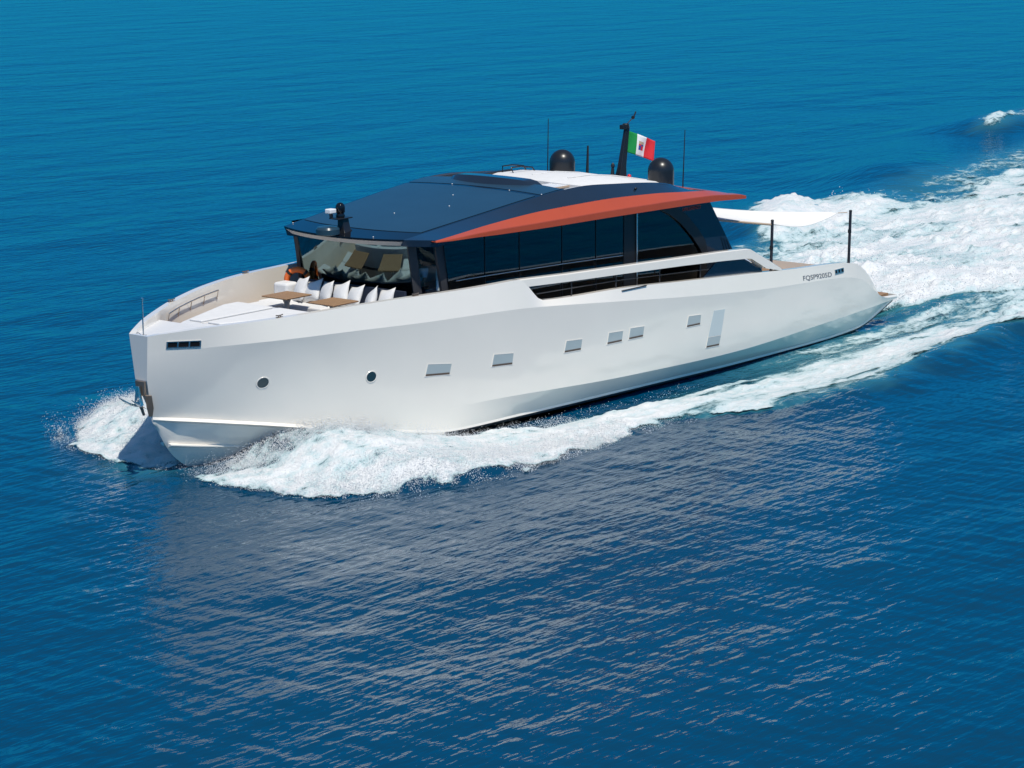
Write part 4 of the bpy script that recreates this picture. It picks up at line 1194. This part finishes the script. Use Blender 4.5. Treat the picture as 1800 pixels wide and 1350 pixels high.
# no water inside the hull
hx = [.5, 1.47, 3, 4.5, 6, 8, 10, 14, 20, 25.5, 26.2]; hw = [0, .0, .75, 1.4, 2.0, 2.6, 2.85, 2.9, 2.85, 2.8, 0]
inside = (np.abs(Y) < np.interp(X, hx, hw) - .12) & (X > 1.5) & (X < 26)
Z = np.where(inside, np.minimum(Z, -.45), Z)

wm = bpy.data.materials.new('sea_water'); wm.use_nodes = True
nt = wm.node_tree; p = nt.nodes['Principled BSDF']
p.inputs['Roughness'].default_value = 0.045
p.inputs['IOR'].default_value = 1.40
p.inputs['Specular Tint'].default_value = (0.86, 1.0, 0.90, 1)
tc = nt.nodes.new('ShaderNodeTexCoord')
def noise_node(rot, scl, scale, detail):
    mp = nt.nodes.new('ShaderNodeMapping'); mp.inputs['Rotation'].default_value = (0, 0, R(rot)); mp.inputs['Scale'].default_value = scl
    nt.links.new(tc.outputs['Object'], mp.inputs['Vector'])
    n = nt.nodes.new('ShaderNodeTexNoise'); n.inputs['Scale'].default_value = scale; n.inputs['Detail'].default_value = detail
    nt.links.new(mp.outputs[0], n.inputs['Vector']); return n
prev = None
for rot, scl, scale, det, dist, strn in [(4, (.55, 2.2, 1), 2.2, 2, .025, 1.0), (-84, (.6, 2.2, 1), 2.4, 2, .033, 1.0), (20, (.6, 1.2, 1), .20, 4, .38, 1.0), (60, (.8, 1.2, 1), .62, 3, .085, 1.0), (10, (.8, 1.4, 1), 7.0, 2, .009, 1.0)]:
    n = noise_node(rot, scl, scale, det)
    b = nt.nodes.new('ShaderNodeBump'); b.inputs['Strength'].default_value = strn; b.inputs['Distance'].default_value = dist
    nt.links.new(n.outputs[0], b.inputs['Height'])
    if prev: nt.links.new(prev.outputs[0], b.inputs['Normal'])
    prev = b
nt.links.new(prev.outputs[0], p.inputs['Normal'])
at = nt.nodes.new('ShaderNodeAttribute'); at.attribute_name = 'aerated'
mx = nt.nodes.new('ShaderNodeMix'); mx.data_type = 'RGBA'
mx.inputs[6].default_value = (0.0, 0.042, 0.096, 1); mx.inputs[7].default_value = (0.05, 0.24, 0.29, 1)
nt.links.new(at.outputs['Fac'], mx.inputs[0]); nt.links.new(mx.outputs[2], p.inputs['Base Color'])
water = grid_mesh('water', X, Y, Z, attrs={'aerated': Ae})
water.data.materials.append(wm)
tag(water, kind='structure')

# ---- foam sheet lying on the water
fx = axis(.2, 34, .075, .19, 118, 1.012); fy = axis(-9.6, 7.5, .075, -16, 27, 1.02)
X, Y = np.meshgrid(fx, fy, indexing='ij')
SPf = np.maximum(np.gradient(fx)[:, None], np.gradient(fy)[None, :])
Ff = foam(X, Y)
spw = np.maximum(np.interp(X, gx, dx), np.interp(Y, gy, dy))
Zf = ambient(X, Y, spw)*(1 - .7*np.clip(Ff*1.2, 0, 1)) + wake(X, Y) + .025 + np.maximum(lumps(X, Y, Ff)*churn_amp(X, Y), -.01)*1.4
inside = (np.abs(Y) < np.interp(X, hx, hw) - .05) & (X > 1.6) & (X < 26)
keep = (Ff > .06) & ~inside
fo = grid_mesh('wake_foam', X, Y, Zf, keep=keep, attrs={'cover': Ff})
fm = bpy.data.materials.new('sea_foam'); fm.use_nodes = True
nt = fm.node_tree; p = nt.nodes['Principled BSDF']; out = nt.nodes['Material Output']
p.inputs['Roughness'].default_value = .7
tc = nt.nodes.new('ShaderNodeTexCoord')
at = nt.nodes.new('ShaderNodeAttribute'); at.attribute_name = 'cover'
def nn(scl, scale, det, rough=.6):
    mp = nt.nodes.new('ShaderNodeMapping'); mp.inputs['Scale'].default_value = scl
    nt.links.new(tc.outputs['Object'], mp.inputs['Vector'])
    n = nt.nodes.new('ShaderNodeTexNoise'); n.inputs['Scale'].default_value = scale; n.inputs['Detail'].default_value = det; n.inputs['Roughness'].default_value = rough
    n.inputs['Distortion'].default_value = .6
    nt.links.new(mp.outputs[0], n.inputs['Vector']); return n
na = nn((.5, 1.3, 1), 1.7, 7); nb = nn((.8, 1.3, 1), 7, 4)
def math_(op, a, b=None, v=None):
    q = nt.nodes.new('ShaderNodeMath'); q.operation = op
    for i, s_ in enumerate((a, b)):
        if s_ is None: continue
        if isinstance(s_, (int, float)): q.inputs[i].default_value = s_
        else: nt.links.new(s_, q.inputs[i])
    return q.outputs[0]
s1 = math_('ADD', math_('MULTIPLY', na.outputs[0], 1.5), math_('MULTIPLY', nb.outputs[0], .7))      # about .6 .. 1.6
s2 = math_('ADD', math_('MULTIPLY', at.outputs['Fac'], 1.75), math_('SUBTRACT', s1, 2.05))
mr = nt.nodes.new('ShaderNodeMapRange'); mr.interpolation_type = 'SMOOTHSTEP'
mr.inputs['From Min'].default_value = -.12; mr.inputs['From Max'].default_value = .34
nt.links.new(s2, mr.inputs[0])
cr = nt.nodes.new('ShaderNodeValToRGB')
cr.color_ramp.elements[0].position = 0.0; cr.color_ramp.elements[0].color = (.32, .52, .55, 1)
cr.color_ramp.elements[1].position = .8; cr.color_ramp.elements[1].color = (.70, .71, .715, 1)
mr2 = nt.nodes.new('ShaderNodeMapRange'); mr2.inputs['From Min'].default_value = .0; mr2.inputs['From Max'].default_value = .92
nt.links.new(s2, mr2.inputs[0]); nt.links.new(mr2.outputs[0], cr.inputs[0]); nt.links.new(cr.outputs[0], p.inputs['Base Color'])
b = nt.nodes.new('ShaderNodeBump'); b.inputs['Strength'].default_value = .8; b.inputs['Distance'].default_value = .08
nt.links.new(s1, b.inputs['Height']); nt.links.new(b.outputs[0], p.inputs['Normal'])
tr = nt.nodes.new('ShaderNodeBsdfTransparent'); ms = nt.nodes.new('ShaderNodeMixShader')
nt.links.new(mr.outputs[0], ms.inputs[0]); nt.links.new(tr.outputs[0], ms.inputs[1]); nt.links.new(p.outputs[0], ms.inputs[2]); nt.links.new(ms.outputs[0], out.inputs[0])
fo.data.materials.append(fm)
tag(fo, 'white churned foam of the bow wave and wake trailing behind the yacht', 'foam', kind='stuff')

# ---- flying droplets
def drops(name, pts, rad, mt):
    oc = np.array([(1,0,0),(-1,0,0),(0,1,0),(0,-1,0),(0,0,1),(0,0,-1)], float)
    fc = np.array([(0,2,4),(2,1,4),(1,3,4),(3,0,4),(2,0,5),(1,2,5),(3,1,5),(0,3,5)])
    n = len(pts)
    jit = 1 + .5*(rng.random((n, 6, 1)) - .5)
    co = pts[:, None, :] + oc[None]*rad[:, None, None]*jit
    q = (fc[None] + (np.arange(n)*6)[:, None, None]).reshape(-1, 3)
    me = bpy.data.meshes.new(name)
    me.vertices.add(n*6); me.vertices.foreach_set('co', co.astype(np.float32).ravel())
    me.loops.add(q.size); me.loops.foreach_set('vertex_index', q.astype(np.int32).ravel())
    me.polygons.add(len(q)); me.polygons.foreach_set('loop_start', np.arange(0, q.size, 3, dtype=np.int32))
    me.polygons.foreach_set('use_smooth', np.ones(len(q), bool))
    me.materials.append(mt); me.update(); me.validate()
    o = bpy.data.objects.new(name, me); C.objects.link(o); return o
dm = mat('spray_white', (.74, .75, .76), .5)
P = []; Rr = []
def spray(n, xs, tf, hf, rmin, rmax, both=True):
    x = rng.uniform(xs[0], xs[1], n); sg = np.where(rng.random(n) < (.5 if both else 2), -1, 1)
    t = tf(n); yi = np.interp(x, IX, IY); yo = np.interp(x, PX, PY)
    a = yi + (yo - yi)*t
    z = np.maximum(wake(x, sg*a), 0) + hf(n, x, t)
    cov = foam(x, sg*a); cl = fbm(x/.5, a/.5, 3, 17)
    ok = (cov > .25) | ((rng.random(n) < .30) & (cl > .05))
    x, a, z, sg = x[ok], a[ok], z[ok], sg[ok]; n = len(x)
    P.append(np.stack([x, sg*a, z], 1)); Rr.append(rng.uniform(rmin, rmax, n)*(.6 + .8*rng.random(n)))
# along the outer lip, over the whole apron, and the thin sheet rising beside the bow
spray(42000, (.6, 12.5), lambda n: 1.0 - np.abs(rng.normal(0, .13, n)) + .03, lambda n, x, t: np.abs(rng.normal(0, .10, n))*np.interp(x, [.5, 2, 6, 12], [.5, 1.6, 1.1, .6]), .0035, .010)
spray(52000, (.7, 11), lambda n: rng.random(n)**.8, lambda n, x, t: np.abs(rng.normal(0, .09, n))*np.interp(x, [.5, 2, 5, 11], [.6, 1.5, 1.2, .4]), .0035, .009)
spray(60000, (1.0, 6.5), lambda n: rng.random(n)**1.3*.5, lambda n, x, t: np.abs(rng.normal(0, .16, n)), .003, .008)
spray(30000, (1.8, 5.0), lambda n: rng.random(n)*.30, lambda n, x, t: np.abs(rng.normal(0, .10, n)), .005, .012)
spray(24000, (1.5, 11), lambda n: .6 + .42*rng.random(n), lambda n, x, t: np.abs(rng.normal(0, .07, n)), .006, .014)
spray(6000, (.5, 4.0), lambda n: .9 + .22*rng.random(n), lambda n, x, t: rng.random(n)**2*.55, .004, .011)
spray(700, (8.5, 16), lambda n: rng.random(n)*.2, lambda n, x, t: np.abs(rng.normal(0, .08, n)), .004, .010)
bs = drops('bow_spray', np.concatenate(P), np.concatenate(Rr), dm)
tag(bs, 'white spray droplets thrown up by both sides of the yacht bow', 'spray', kind='stuff')
n = 9000; x = 29 + 30*rng.random(n)**1.6; y = -3.5 + (4 + .42*(x - 29))*rng.random(n)*1.3
ok = foam(x, y) > .6; x, y = x[ok], y[ok]
z = wake(x, y) + np.abs(rng.normal(0, .16, len(x)))
ss = drops('stern_spray', np.stack([x, y, z], 1), rng.uniform(.008, .024, len(x)), dm)
tag(ss, 'white droplets flying over the churned wash behind the stern', 'spray', kind='stuff')
